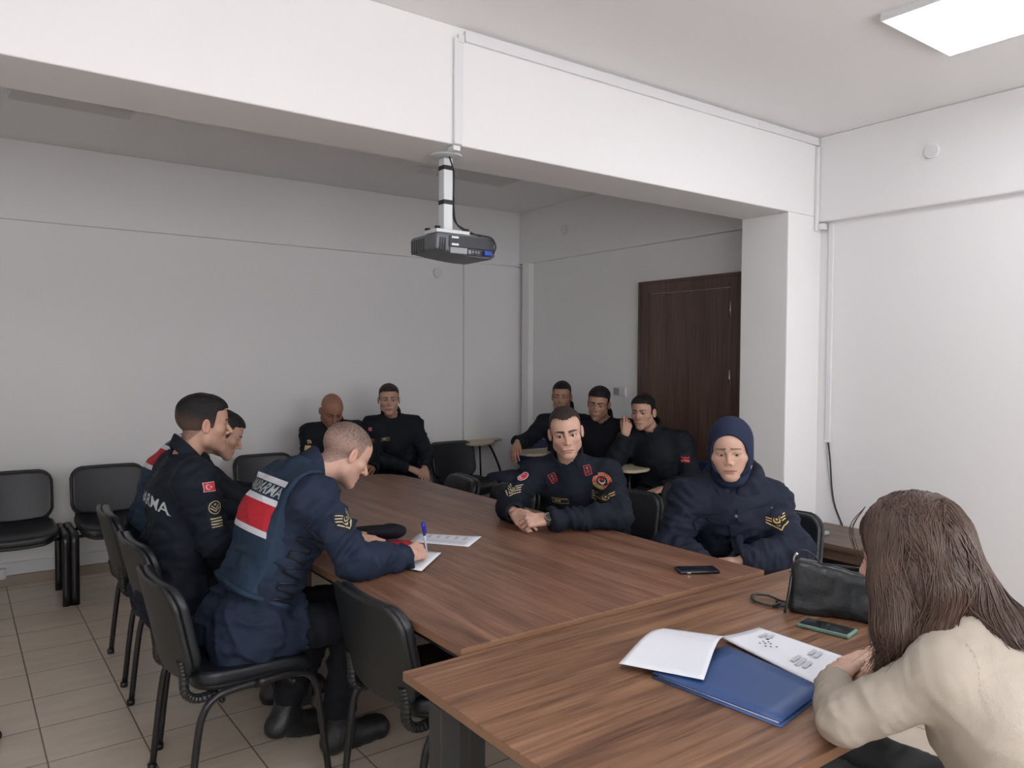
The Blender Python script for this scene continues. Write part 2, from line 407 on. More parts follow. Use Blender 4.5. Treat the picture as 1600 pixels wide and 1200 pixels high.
def seat_f(x0, x1, w, z, th, r, grow=0.0):
    cx = (x0 + x1) / 2; hx = (x1 - x0) / 2 + grow; hy = w / 2 + grow
    def f(p):
        q = p.copy(); q[:, 0] -= cx
        q[:, 2] = q[:, 2] - z - 0.35 * q[:, 1] ** 2 + 0.030 * np.clip((q[:, 0] / hx), 0, 1) ** 3 - 0.012 * np.clip(-q[:, 0] / hx, 0, 1) ** 2
        d2 = np.stack([np.abs(q[:, 0]) - (hx - r), np.abs(q[:, 1]) - (hy - r)], 1)
        o = np.linalg.norm(np.maximum(d2, 0), axis=1) + np.minimum(d2.max(1), 0) - r
        e = min(0.016, th / 2 * 0.9); k = np.stack([o + e, np.abs(q[:, 2]) - (th / 2 - e)], 1)
        return (np.linalg.norm(np.maximum(k, 0), axis=1) + np.minimum(k.max(1), 0) - e) * 0.92
    return f
def make_chair(label, loc, rotz, group=None, pad=None, shell=None, flat=False, name='conference_chair'):
    pad = pad or LEATHER; shell = shell or BLKPLAST
    t = thing(name, label, 'chair', loc, rotz, group)
    B = dict(x0=-0.205, w=0.46, z0=0.505, z1=0.80)
    sdfobj('seat', seat_f(-0.20, 0.225, 0.455, 0.452, 0.05, 0.09), (-0.25, -0.27, 0.38), (0.27, 0.27, 0.52), 0.008, pad, t)
    sdfobj('seat_shell', seat_f(-0.19, 0.215, 0.44, 0.424, 0.026, 0.09), (-0.25, -0.27, 0.36), (0.27, 0.27, 0.50), 0.007, shell, t)
    sdfobj('backrest', back_f(-0.212, 0.452, 0.505, 0.80, 0.036, 0.22, 0.6, 0.075), (-0.34, -0.27, 0.44), (-0.1, 0.27, 0.86), 0.008, pad, t)
    bs = sdfobj('back_shell', back_f(-0.236, 0.474, 0.485, 0.806, 0.022, 0.22, 0.6, 0.085), (-0.36, -0.27, 0.44), (-0.1, 0.27, 0.87), 0.007, shell, t)
    for s in (-1, 1):
        y = s * 0.245
        tubo = [(-0.235, y, 0.0), (-0.20, y, 0.30), (-0.178, y, 0.385), (-0.14, y, 0.425), (-0.08, y, 0.437), (0.0, y, 0.44)]
        if flat: tubo = [(-0.20, y * 1.06, 0.0), (-0.20, y * 1.06, 0.30), (-0.20, y * 1.06, 0.43), (-0.10, y * 1.06, 0.44), (0.0, y * 1.06, 0.44)]
        l1 = tubeobj('leg', smoothpath(tubo, 5), 0.024 if flat else 0.0125, STEELBLK, t, 12, 0.5 if flat else 1.0)
        tubo = [(0.0, y, 0.44), (0.10, y, 0.441), (0.17, y, 0.43), (0.205, y, 0.39), (0.222, y, 0.30), (0.262, y, 0.0)]
        if flat: tubo = [(0.0, y * 1.06, 0.44), (0.10, y * 1.06, 0.44), (0.205, y * 1.06, 0.43), (0.215, y * 1.06, 0.30), (0.215, y * 1.06, 0.0)]
        l2 = tubeobj('leg', smoothpath(tubo, 5), 0.024 if flat else 0.0125, STEELBLK, t, 12, 0.5 if flat else 1.0)
        for lx, l in () if flat else ((-0.235, l1), (0.262, l2)):
            bm = bmesh.new(); tube(bm, [(lx, y, -0.0005), (lx, y, 0.022)], 0.0165, 10); obj('foot_cap', bm, BLKPLAST, l, True)
        # ribbed bracket that joins seat and back
        bm = bmesh.new()
        P = smoothpath([(-0.12, s * 0.185, 0.415), (-0.185, s * 0.188, 0.412), (-0.222, s * 0.188, 0.44), (-0.228, s * 0.188, 0.50), (-0.235, s * 0.185, 0.55)], 8)
        R = [0.0215 if i % 2 else 0.0195 for i in range(len(P))]
        tube(bm, P, R, 10, True, 0.75); obj('back_bracket', bm, BLKPLAST, t, False)
    bm = bmesh.new(); tube(bm, [(-0.12, -0.245, 0.41), (-0.12, 0.245, 0.41)], 0.010, 8); obj('crossbar', bm, STEELBLK, t, True)
    bm = bmesh.new(); tube(bm, [(0.13, -0.245, 0.41), (0.13, 0.245, 0.41)], 0.010, 8); obj('crossbar', bm, STEELBLK, t, True)
    return t
G1 = 'conference chairs along the left side of the long table'
ch = make_chair('black conference chair the writing man in the tri-colour vest sits on', (0.825, 2.84, 0), 0.02)
def chair(x, y, a, label, group=None): return dup(ch, (x, y, 0), math.radians(a), label, group)
chair(0.865, 3.48, 2, 'black conference chair under the upright man in plain navy jacket, left side of table')
chair(0.875, 4.18, -2, 'black conference chair furthest back on the left side of the long table')
chair(1.325, 2.235, 1, 'empty black conference chair pushed under the long table next to the near table corner')
fc_ = make_chair('empty black chair against the back wall, leftmost and cut by the frame edge', (0.295, 5.645, 0), math.radians(-90), None, None, None, True)
dup(fc_, (0.862, 5.645, 0), math.radians(-90), 'empty black chair against the back wall, second from the left')
dup(fc_, (1.94, 5.645, 0), math.radians(-90), 'empty black chair against the back wall, left of the bald man')
chair(2.46, 5.70, -90, 'black chair by the back wall the bald man sits on')
chair(3.02, 5.70, -95, 'black chair by the back wall the short-haired man with clasped hands sits on')
chair(3.63, 5.62, -90, 'empty black chair by the back wall, right of the man with clasped hands')
chair(2.36, 4.13, 171, 'empty black chair with rounded back pushed in at the far right side of the table')
chair(2.42, 3.62, 178, 'empty black chair nearly hidden behind the right table edge, left of the officer')
chair(2.86, 3.06, 195, 'black chair the officer with the wristwatch sits on')
chair(3.42, 2.98, 200, 'empty black chair with its wide backrest seen between officer and headscarf woman')
chair(3.08, 2.22, 196, 'black chair the woman in the navy headscarf sits on')
chair(1.70, 0.38, 112, 'black chair under the long-haired woman in the foreground')

# blue tablet-arm chairs along the right wall
BLUE = mat('blue_plastic', srgb(30, 48, 92), 0.45)
BEECH = mat('pale_tablet_board', srgb(196, 184, 160), 0.45, var=0.15, vscale=12)
def tablet_chair(label, loc, rotz):
    t = thing('tablet_chair', label, 'chair', loc, rotz, 'blue tablet-arm chairs along the door wall')
    sdfobj('seat', seat_f(-0.20, 0.21, 0.44, 0.448, 0.022, 0.10), (-0.25, -0.27, 0.38), (0.27, 0.27, 0.52), 0.007, BLUE, t)
    sdfobj('backrest', back_f(-0.225, 0.44, 0.52, 0.80, 0.016, 0.2, 1.0, 0.11), (-0.36, -0.27, 0.44), (-0.1, 0.27, 0.87), 0.006, BLUE, t)
    for s in (-1, 1):
        y = s * 0.235
        tubeobj('leg', smoothpath([(-0.25, y, 0.0), (-0.20, y, 0.30), (-0.175, y, 0.40), (-0.10, y, 0.428), (0.0, y, 0.43)], 5), 0.0115, STEELBLK, t)
        tubeobj('leg', smoothpath([(0.0, y, 0.43), (0.12, y, 0.43), (0.18, y, 0.40), (0.21, y, 0.30), (0.25, y, 0.0)], 5), 0.0115, STEELBLK, t)
        tubeobj('back_support', smoothpath([(-0.15, y * 0.85, 0.42), (-0.235, y * 0.8, 0.46), (-0.262, y * 0.8, 0.56), (-0.29, y * 0.8, 0.70)], 5), 0.010, STEELBLK, t)
    tubeobj('tablet_arm', smoothpath([(-0.05, -0.245, 0.43), (-0.02, -0.27, 0.55), (0.06, -0.275, 0.70), (0.14, -0.26, 0.750), (0.30, -0.20, 0.752)], 5), 0.010, STEELBLK, t)
    tubeobj('tablet_brace', [(0.20, -0.245, 0.36), (0.24, -0.22, 0.752)], 0.009, STEELBLK, t)
    bm = bmesh.new()
    prism(bm, [(-0.06, -0.32), (0.02, -0.345), (0.40, -0.345), (0.455, -0.31), (0.47, -0.22), (0.46, -0.08), (0.42, -0.03), (0.30, -0.02), (0.20, -0.06), (0.12, -0.16), (0.04, -0.22), (-0.05, -0.24)], 0.762, 0.782)
    bmesh.ops.bevel(bm, geom=[e for e in bm.edges if abs(e.verts[0].co.z - e.verts[1].co.z) < 1e-5], offset=0.004, segments=2, affect='EDGES')
    obj('tablet', bm, BEECH, t)
    return t
bc = tablet_chair('empty blue tablet-arm chair in the corner left of the seated row', (4.25, 5.76, 0), math.radians(184))
dup(bc, (4.22, 4.84, 0), math.radians(180), 'blue tablet-arm chair under the man whose arm lies on the tablet')
dup(bc, (4.20, 4.34, 0), math.radians(186), 'blue tablet-arm chair under the middle man of the row by the door')
dup(bc, (4.24, 3.78, 0), math.radians(188), 'blue tablet-arm chair nearest the pillar, behind the man resting on his fist')

# ------------------------------------------------------------ tables
def table(name, label, x0, x1, y0, y1, top, m, poly=None, legs=(), group=None):
    t = thing(name, label, 'table', ((x0 + x1) / 2, (y0 + y1) / 2, 0), 0)
    hx, hy = (x1 - x0) / 2, (y1 - y0) / 2
    poly = poly or [(-hx, -hy), (hx, -hy), (hx, hy), (-hx, hy)]
    bm = bmesh.new(); prism(bm, poly, top - 0.025, top)
    bmesh.ops.bevel(bm, geom=list(bm.edges), offset=0.0015, segments=1, affect='EDGES')
    o = obj('tabletop', bm, [m, EDGE], t)
    for p in o.data.polygons:
        if abs(p.normal.z) < 0.7: p.material_index = 1
    bm = bmesh.new(); i = 0.05
    for lo, hi in (((-hx + i, -hy + i), (hx - i, -hy + i + 0.03)), ((-hx + i, hy - i - 0.03), (hx - i, hy - i)), ((-hx + i, -hy + i + 0.03), (-hx + i + 0.03, hy - i - 0.03)), ((hx - i - 0.03, -hy + i + 0.03), (hx - i, hy - i - 0.03))):
        bx(bm, (lo[0], lo[1], top - 0.07), (hi[0], hi[1], top - 0.0255))
    obj('apron_frame', bm, DARKMETAL, t)
    for (lx, ly) in legs:
        bm = bmesh.new(); bx(bm, (lx - 0.03, ly - 0.03, 0.0), (lx + 0.03, ly + 0.03, top - 0.071), 0.004); obj('leg', bm, DARKMETAL, t)
    return t
table('meeting_table', 'near walnut table with the open folder, handbag and green-cased phone', 0.93, 2.65, 0.868, 1.742, 0.74, WOOD_NEAR,
      legs=((-0.78, 0.36), (0.78, 0.36), (-0.78, -0.36), (0.78, -0.36)))
hx, hy = 0.683, 1.525
rp = [(-hx, -hy), (hx, -hy), (hx + 0.005, 0.9), (hx + 0.012, 1.2), (hx, 1.36), (hx - 0.04, 1.46), (hx - 0.12, 1.51), (hx - 0.25, hy), (-hx + 0.25, hy), (-hx + 0.12, 1.51), (-hx + 0.03, 1.45), (-hx, 1.3)]
table('meeting_table', 'long walnut table where the uniformed men write and rest their arms', 1.118, 2.484, 1.757, 4.807, 0.752, WOOD_LONG, rp,
      legs=((-0.55, -1.38), (0.55, -1.38), (-0.55, 0.0), (0.55, 0.0), (-0.55, 1.3), (0.55, 1.3)))
SIDEW = wood('side_table_veneer', srgb(98, 80, 68), srgb(78, 62, 52), srgb(116, 96, 82), 'Y', 0.4)
t = thing('side_table', 'low brown side table against the right wall beside the pillar', 'table', (4.335, 2.34, 0))
bm = bmesh.new(); bx(bm, (-0.26, -0.46, 0.465), (0.26, 0.46, 0.495), 0.003); obj('tabletop', bm, SIDEW, t)
for y in (-0.42, 0.42):
    bm = bmesh.new(); bx(bm, (-0.22, y - 0.0125, 0), (0.22, y + 0.0125, 0.4645), 0.002); obj('side_panel', bm, SIDEW, t)
bm = bmesh.new(); bx(bm, (-0.20, -0.405, 0.39), (-0.18, 0.405, 0.4645), 0.001); obj('apron', bm, SIDEW, t)
DKPANEL = mat('dark_panel', srgb(44, 38, 38), 0.5)
bm = bmesh.new(); bx(bm, (0.15, 0.10, 0.02), (0.17, 0.405, 0.4645), 0.001); obj('back_panel', bm, DKPANEL, t)
# handset on the side table
t = thing('remote_unit', 'small grey device with buttons lying on the low side table', 'device', (4.26, 2.64, 0.4953), math.radians(-20))
GREYP = mat('grey_plastic', srgb(150, 156, 160), 0.4)
box('casing', (-0.035, -0.07, 0), (0.035, 0.07, 0.026), GREYP, t, 0.01); box('screen', (-0.02, -0.055, 0.0262), (0.02, 0.0, 0.0275), mat('lcd', srgb(100, 112, 108), 0.25), t)
for k in range(3): box('button', (-0.022 + 0.016 * k, 0.02, 0.0262), (-0.011 + 0.016 * k, 0.045, 0.029), mat('btn', srgb(90, 95, 100), 0.5), t, 0.002)

# ------------------------------------------------------------ trunking, cables, plates on the walls
def trunk(label, pts, lids=True):
    t = thing('cable_trunking', label, 'trunking', (0, 0, 0)); return t
y0 = BY0 - 0.001
t = thing('cable_trunking', 'vertical white trunking on the beam face above the projector', 'trunking', (1.797, y0, 2.7))
box('trunk_lid', (-0.022, -0.016, -0.213), (0.022, 0, 0.245), WPLAST, t, 0.003); box('joint_cap', (-0.003, -0.019, 0.225), (0.027, 0, 0.26), WPLAST, t, 0.002)
bm = bmesh.new(); bx(bm, (-0.018, -0.0, -0.236), (0.018, 0.05, -0.2145), 0.002); obj('outlet_tail', bm, WPLAST, t)
t = thing('cable_trunking', 'long white trunking running under the ceiling along the cross beam', 'trunking', (3.25, y0, 2.962))
box('trunk_lid', (-1.42, -0.018, -0.024), (0.66, 0, 0.022), WPLAST, t, 0.003); box('trunk_lid', (0.663, -0.018, -0.022), (1.292, 0, 0.02), WPLAST, t, 0.003)
t = thing('cable_trunking', 'vertical white trunking in the corner beside the pillar, upper run', 'trunking', (4.545, y0, 2.66))
box('trunk_lid', (-0.02, -0.018, -0.265), (0.012, 0, 0.275), WPLAST, t, 0.003)
bm = bmesh.new(); bx(bm, (0.000, -0.05, -0.26), (0.062, -0.0185, -0.22), 0.003); obj('elbow', bm, WPLAST, t)
t = thing('cable_trunking', 'thin white trunking down the right wall ending above the side table', 'trunking', (XR - 0.001, 2.79, 1.7))
box('trunk_lid', (-0.016, -0.016, -0.665), (0, 0.016, 0.735), WPLAST, t, 0.002); box('end_cap', (-0.018, -0.018, -0.68), (0, 0.018, -0.6655), WPLAST, t, 0.002)
CABLE = mat('black_cable', (0.012, 0.012, 0.013, 1), 0.5); WCABLE = mat('grey_cable', srgb(190, 190, 192), 0.5)
tag(tubeobj('power_cable', smoothpath([(XR - 0.012, 2.785, 1.02), (XR - 0.018, 2.765, 0.9), (XR - 0.02, 2.75, 0.74), (XR - 0.03, 2.72, 0.62), (XR - 0.04, 2.66, 0.501)], 6), 0.005, CABLE), 'dark cable hanging from the thin trunking to the side table', 'cable')
tag(tubeobj('power_cable', smoothpath([(XR - 0.008, 2.80, 1.02), (XR - 0.010, 2.79, 0.9), (XR - 0.012, 2.765, 0.74), (XR - 0.02, 2.735, 0.62), (XR - 0.03, 2.675, 0.501)], 6), 0.004, WCABLE), 'pale cable hanging beside the dark one to the side table', 'cable')
tag(tubeobj('power_cable', smoothpath([(XR - 0.03, 2.30, 0.44), (XR - 0.08, 2.28, 0.33), (XR - 0.12, 2.22, 0.22), (XR - 0.10, 2.10, 0.02)], 6), 0.005, CABLE), 'black cable dangling behind the low side table', 'cable')
def cover(label, c, axis, r=0.045):
    t = thing('junction_cover', label, 'wall cover', c); R = 0.012
    disc('cover_plate', (0, 0, 0), r, axis, 0.016, WPLAST, t, 32, 0.08); return t
cover('round white junction cover on the right wall, below the lit panel', (XR - 0.0585, 2.15, 2.755), (-1, 0, 0), 0.042)
cover('round junction cover high on the wall above the seated row', (XR - 0.0585, 5.42, 2.745), (-1, 0, 0), 0.045)
cover('faint round junction cover on the back wall below the projector', (3.65, YB - 0.009, 2.35), (0, -1, 0), 0.05)
t = thing('junction_cover', 'small square white socket under the far ceiling beside the projector pole', 'wall cover', (2.93, 5.12, ZC - 0.001))
box('plate', (-0.07, -0.05, -0.03), (0.07, 0.05, 0), WPLAST, t, 0.005)
t = thing('light_switch', 'double white switch plate on the wall left of the door', 'switch', (XR, 4.72, 1.28))
box('plate', (-0.014, -0.075, -0.042), (-0.0005, 0.075, 0.042), WPLAST, t, 0.004)
box('rocker', (-0.020, -0.068, -0.03), (-0.0145, -0.004, 0.03), WPLAST, t, 0.002); box('socket_face', (-0.018, 0.004, -0.03), (-0.0145, 0.068, 0.03), GREYP, t, 0.002)

# ------------------------------------------------------------ projector
px, py = 1.85, 3.05
t = thing('projector_mount', 'white square ceiling pole with black bands holding the projector', 'mount', (px, py, BZ))
MPOLE = mat('mount_white', srgb(214, 218, 220), 0.35)
disc('ceiling_flange', (0, 0, -0.004), 0.075, (0, 0, 1), 0.006, MPOLE, t, 36)
box('pole', (-0.024, -0.024, -0.345), (0.024, 0.024, -0.0155), MPOLE, t, 0.004)
for z in (-0.048, -0.205):
    bm = bmesh.new(); bx(bm, (-0.0255, -0.0255, z - 0.022), (0.0255, 0.0255, z), 0.003); obj('band', bm, BLKPLAST, t)
bm = bmesh.new(); bx(bm, (-0.08, -0.055, -0.362), (0.10, 0.055, -0.3455), 0.003); obj('bracket_plate', bm, MPOLE, t)
for s in ((-0.07, -0.045), (0.085, -0.045), (-0.07, 0.045)):
    bm = bmesh.new(); tube(bm, [(s[0], s[1], -0.3445), (s[0], s[1], -0.335)], 0.013, 10); obj('knob', bm, BLKPLAST, t, True)
PROJG = mat('projector_grey', srgb(104, 108, 114), 0.38, bump=0.03, bscale=500); PROJD = mat('projector_dark', srgb(46, 48, 54), 0.4); PROJS = mat('projector_silver', srgb(150, 154, 158), 0.35)
t = thing('projector', 'grey digital projector hanging upside down from the white pole', 'projector', (1.925, 3.115, 2.073), math.radians(-2)); t.scale = (0.70, 0.88, 1.0)
def projf(p):
    q = p.copy(); k = 1 - 0.9 * np.clip(-q[:, 0] - 0.10, 0, 1) ; q[:, 2] = q[:, 2] / np.maximum(k, 0.6)
    return rbox((0, 0, 0), (0.225, 0.155, 0.049), 0.032)(q) * 0.9
f2 = combine([('+', rbox((0, 0, 0), (0.225, 0.150, 0.052), 0.022), 0), ('&', plane((0, -0.146, 0), (0, -1, -0.14)), 0.006), ('&', plane((0, 0, -0.046), (-0.10, 0, -1)), 0.01)])
sdfobj('body', f2, (-0.25, -0.18, -0.07), (0.25, 0.18, 0.07), 0.005, PROJG, t)
bm = bmesh.new(); bx(bm, (-0.13, -0.1535, -0.012), (0.218, -0.146, 0.040), 0.003); obj('rear_panel', bm, PROJD, t)
pn = bpy.data.objects[-1] if False else None
bm = bmesh.new(); bx(bm, (-0.122, -0.1555, -0.04), (0.005, -0.144, -0.0125), 0.002); obj('rear_label_plate', bm, PROJS, t)
pp = obj('connector_panel', (lambda b: (bx(b, (0.008, -0.155, -0.043), (0.218, -0.143, -0.0125), 0.002), b)[1])(bmesh.new()), PROJD, t)
for x, c in ((0.045, 'w'), (0.068, 'w'), (0.088, 'w')):
    bm = bmesh.new(); tube(bm, [(x, -0.1545, -0.028), (x, -0.160, -0.028)], 0.0065, 10); obj('socket', bm, PROJS, pp, True)
box('socket', (0.014, -0.157, -0.036), (0.032, -0.1552, -0.02), GREYP, pp)
bm = bmesh.new(); bx(bm, (0.125, -0.175, -0.040), (0.18, -0.1555, -0.018), 0.003); obj('blue_plug', bm, mat('vga_blue', srgb(28, 70, 170), 0.4), t)
for x0_, z0_ in ((-0.112, 0.028), (-0.112, -0.004)):
    box('label_strip', (x0_, -0.1548, z0_), (x0_ + 0.052, -0.1536, z0_ + 0.009), PAPER, t)
for k in range(6): box('vent_slot', (-0.2275, -0.02 + k * 0.026, -0.03), (-0.2235, -0.008 + k * 0.026, 0.035), BLKPLAST, t, 0.001)
for k in range(3): box('vent_slot', (-0.198 + k * 0.018, -0.1525, -0.03), (-0.189 + k * 0.018, -0.1455, 0.028), PROJD, t, 0.001)
bm = bmesh.new(); tube(bm, [(-0.05, 0.150, 0), (-0.05, 0.162, 0)], 0.035, 24); ln = obj('lens', bm, BLKPLAST, t, True)
c1 = tubeobj('projector_cable', smoothpath([(1.884, 3.035, 2.30), (1.884, 3.03, 2.22), (1.892, 3.015, 2.17), (1.94, 3.0, 2.135), (2.0, 2.985, 2.128), (2.05, 2.968, 2.118), (2.066, 2.955, 2.08), (2.055, 2.955, 2.045)], 7), 0.004, CABLE)
tag(c1, 'black cable from the pole looping down to the blue plug of the projector', 'cable')
c1 = tubeobj('projector_cable', smoothpath([(1.805, 2.945, 2.452), (1.84, 2.98, 2.43), (1.882, 3.03, 2.40), (1.888, 3.045, 2.26), (1.90, 3.05, 2.19), (1.97, 3.05, 2.155), (2.05, 3.045, 2.13), (2.085, 3.02, 2.10)], 7), 0.0035, CABLE)
tag(c1, 'thin black cable from the trunking tail across the top of the projector', 'cable')

# ------------------------------------------------------------ people: shared builders
from mathutils.bvhtree import BVHTree
SKINM = vcmat('skin', 0.52, 0.35, bump=0.08, bscale=500, sss=0.06)
HAIRM = vcmat('hair_short', 0.6, 0.3, bump=0.5, bscale=420)
def fabric(name, c, rough=0.78, var=0.25):
    return mat(name, c, rough, bump=0.10, bscale=700, spec=0.25, var=var, vscale=9)
NAVY = fabric('navy_cloth', srgb(36, 46, 66)); NAVYD = fabric('dark_navy_cloth', srgb(25, 29, 37)); NAVYM = fabric('navy_parka_cloth', srgb(34, 40, 56))
NAVYO = fabric('navy_uniform_cloth', srgb(25, 31, 43))
VESTM = fabric('teal_navy_vest', srgb(40, 58, 78)); TROUS = fabric('dark_trousers', srgb(22, 25, 32)); BOOT = mat('boot_leather', (0.012, 0.013, 0.014, 1), 0.42, bump=0.15, bscale=150)
RED = fabric('red_band', srgb(186, 44, 56), 0.7, 0.1); WHT = fabric('white_band', srgb(212, 214, 222), 0.6, 0.05); GOLD = mat('gold_thread', srgb(206, 176, 108), 0.45, metal=0.3)
LGOLD = mat('pale_gold_thread', srgb(196, 184, 150), 0.5); DKP = mat('patch_navy', srgb(20, 24, 34), 0.8); REDP = mat('patch_red', srgb(200, 48, 52), 0.6); BLKC = mat('black_cord', (0.008, 0.008, 0.009, 1), 0.6)
SILV = mat('silver_letters', srgb(176, 184, 184), 0.5)

def frame(fwd, up):
    f = nrm(fwd); r = nrm(np.cross(f, up)); u = np.cross(r, f); return np.stack([r, f, u], 1)   # columns right, forward, up
def mirror(c): return [(-c[0], c[1], c[2]), tuple(c)]
def head_prims(o):
    w = o.get('w', 1.0); nl = o.get('nose', 1.0); j = o.get('jaw', 1.0); fat = o.get('fat', 0.0); op = o.get('open', 1.0)
    P = [('+', ell((0, -0.012, 0.036), (0.076 * w, 0.097, 0.084)), 0),
         ('+', ell((0, 0.035, 0.035), (0.062 * w, 0.055, 0.056)), 0.03),
         ('+', ell((0, 0.03, -0.03), (0.058 * w + fat, 0.062, 0.080)), 0.03)]
    for s in (-1, 1):
        P += [('+', cone((s * 0.048 * w, 0.0, -0.040), (s * 0.045 * j, 0.008, -0.066), 0.018 + fat, 0.017 + fat), 0.025),
              ('+', cone((s * 0.045 * j, 0.008, -0.066), (s * 0.014, 0.070, -0.100), 0.016 + fat, 0.014 + fat / 2), 0.025),
              ('+', ell((s * 0.043 * w, 0.056, -0.022), (0.023 + fat, 0.020, 0.018)), 0.022),
              ('+', cone((s * 0.012, 0.088, 0.019), (s * 0.047, 0.066, 0.020), 0.008 * o.get('ridge', 1.0), 0.007 * o.get('ridge', 1.0)), 0.012)]
    P += [('+', ell((0, 0.074, -0.100), (0.020, 0.016, 0.015)), 0.018), ('+', ell((0, 0.074, -0.068), (0.028, 0.018, 0.018)), 0.016)]
    if o.get('chub'): P.append(('+', ell((0, 0.036, -0.050), (0.067, 0.050, 0.060)), 0.02))
    for s in (-1, 1):
        P += [('-', ell((s * 0.031, 0.097, 0.001), (0.018, 0.017, 0.0125)), 0.014),
              ('+', ell((s * 0.031, 0.0755, 0.002), (0.0155, 0.0135, 0.0135)), 0.006)]
    P += [('+', cone((0, 0.085, 0.010), (0, 0.098 + 0.013 * nl, -0.030 - 0.004 * (nl - 1)), 0.0080, 0.0092 * nl ** 0.5), 0.010)]
    for s in (-1, 1): P += [('+', ell((s * 0.0115, 0.096, -0.036), (0.0085, 0.011, 0.0075)), 0.006), ('-', ell((s * 0.007, 0.103, -0.045), (0.0035, 0.005, 0.003)), 0.002)]
    P += [('+', cone((-0.020, 0.084, -0.0665), (0.020, 0.084, -0.0665), 0.0055, 0.0055), 0.006), ('+', ell((0, 0.088, -0.066), (0.014, 0.0075, 0.005)), 0.005),
          ('+', ell((0, 0.0875, -0.0765), (0.018, 0.008, 0.0065)), 0.006),
          ('-', cone((-0.026, 0.089, -0.0722), (0, 0.0945, -0.0712), 0.0022, 0.0022), 0.003), ('-', cone((0.026, 0.089, -0.0722), (0, 0.0945, -0.0712), 0.0022, 0.0022), 0.003),
          ('-', ell((0, 0.098, -0.086), (0.016, 0.006, 0.005)), 0.006)]
    for s in (-1, 1): P += [('-', ell((s * 0.031, 0.0915, 0.0005 - 0.002 * (1 - op)), (0.0158, 0.0115, 0.0020 + 0.0052 * op)), 0.0015)]
    for s in (-1, 1):
        a = 0.35; R = np.array([[math.cos(a), -s * math.sin(a), 0], [s * math.sin(a), math.cos(a), 0], [0, 0, 1]])
        P += [('+', ell((s * 0.081 * w, -0.004, -0.006), (0.0065, 0.019, 0.031), R), 0.005), ('-', ell((s * 0.0885 * w, 0.000, -0.006), (0.007, 0.010, 0.019), R), 0.004)]
    return P
def smooth01(x, a, b): t = np.clip((x - a) / (b - a), 0, 1); return t * t * (3 - 2 * t)
def mixc(c, d, t): return c * (1 - t)[:, None] + np.array(d)[None] * t[:, None]
def facecut(p, hl=0.0, w=1.0):                     # > 0 where hair may grow
    ax = np.abs(p[:, 0]); rec = (w - 1.0) if w > 1 else 0.0        # w > 1: receding temples
    zh = 0.071 + hl + 0.10 * rec * np.exp(-((ax - 0.040) / 0.020) ** 2) - 0.012 * smooth01(ax, 0.050, 0.066) * (0 if rec else 1) + 0.0018 * np.sin(ax * 400)
    yb = 0.030 + 0.16 * np.clip(p[:, 2], -0.03, 0.08) - 0.10 * rec
    front = smax((yb - p[:, 1]), p[:, 2] - zh, 0.010)
    t = smooth01(-p[:, 1], -0.012, 0.085)
    low = p[:, 2] + 0.012 + 0.062 * t
    return smin(front, low, 0.006)
def ballmesh(c, r, gaze, iris, n=16):
    V = []; F = []; C = []
    R = np.stack([nrm(np.cross(gaze, (0, 0, 1))), np.cross(nrm(np.cross(gaze, (0, 0, 1))), gaze), gaze], 1)
    rings = [0, 12, 24, 30, 38, 60, 90, 130, 180]
    for a in rings:
        for k in range(n):
            t = math.radians(a); q = A(math.sin(t) * math.cos(2 * PI * k / n), math.sin(t) * math.sin(2 * PI * k / n), math.cos(t)); V.append(c + R @ q * r)
            C.append((0.004, 0.004, 0.004) if a <= 12 else (iris if a <= 30 else (0.66, 0.62, 0.58)))
    for i in range(len(rings) - 1):
        for k in range(n): F.append((i * n + k, i * n + (k + 1) % n, (i + 1) * n + (k + 1) % n, (i + 1) * n + k))
    return np.array(V), np.array(F), np.array(C)
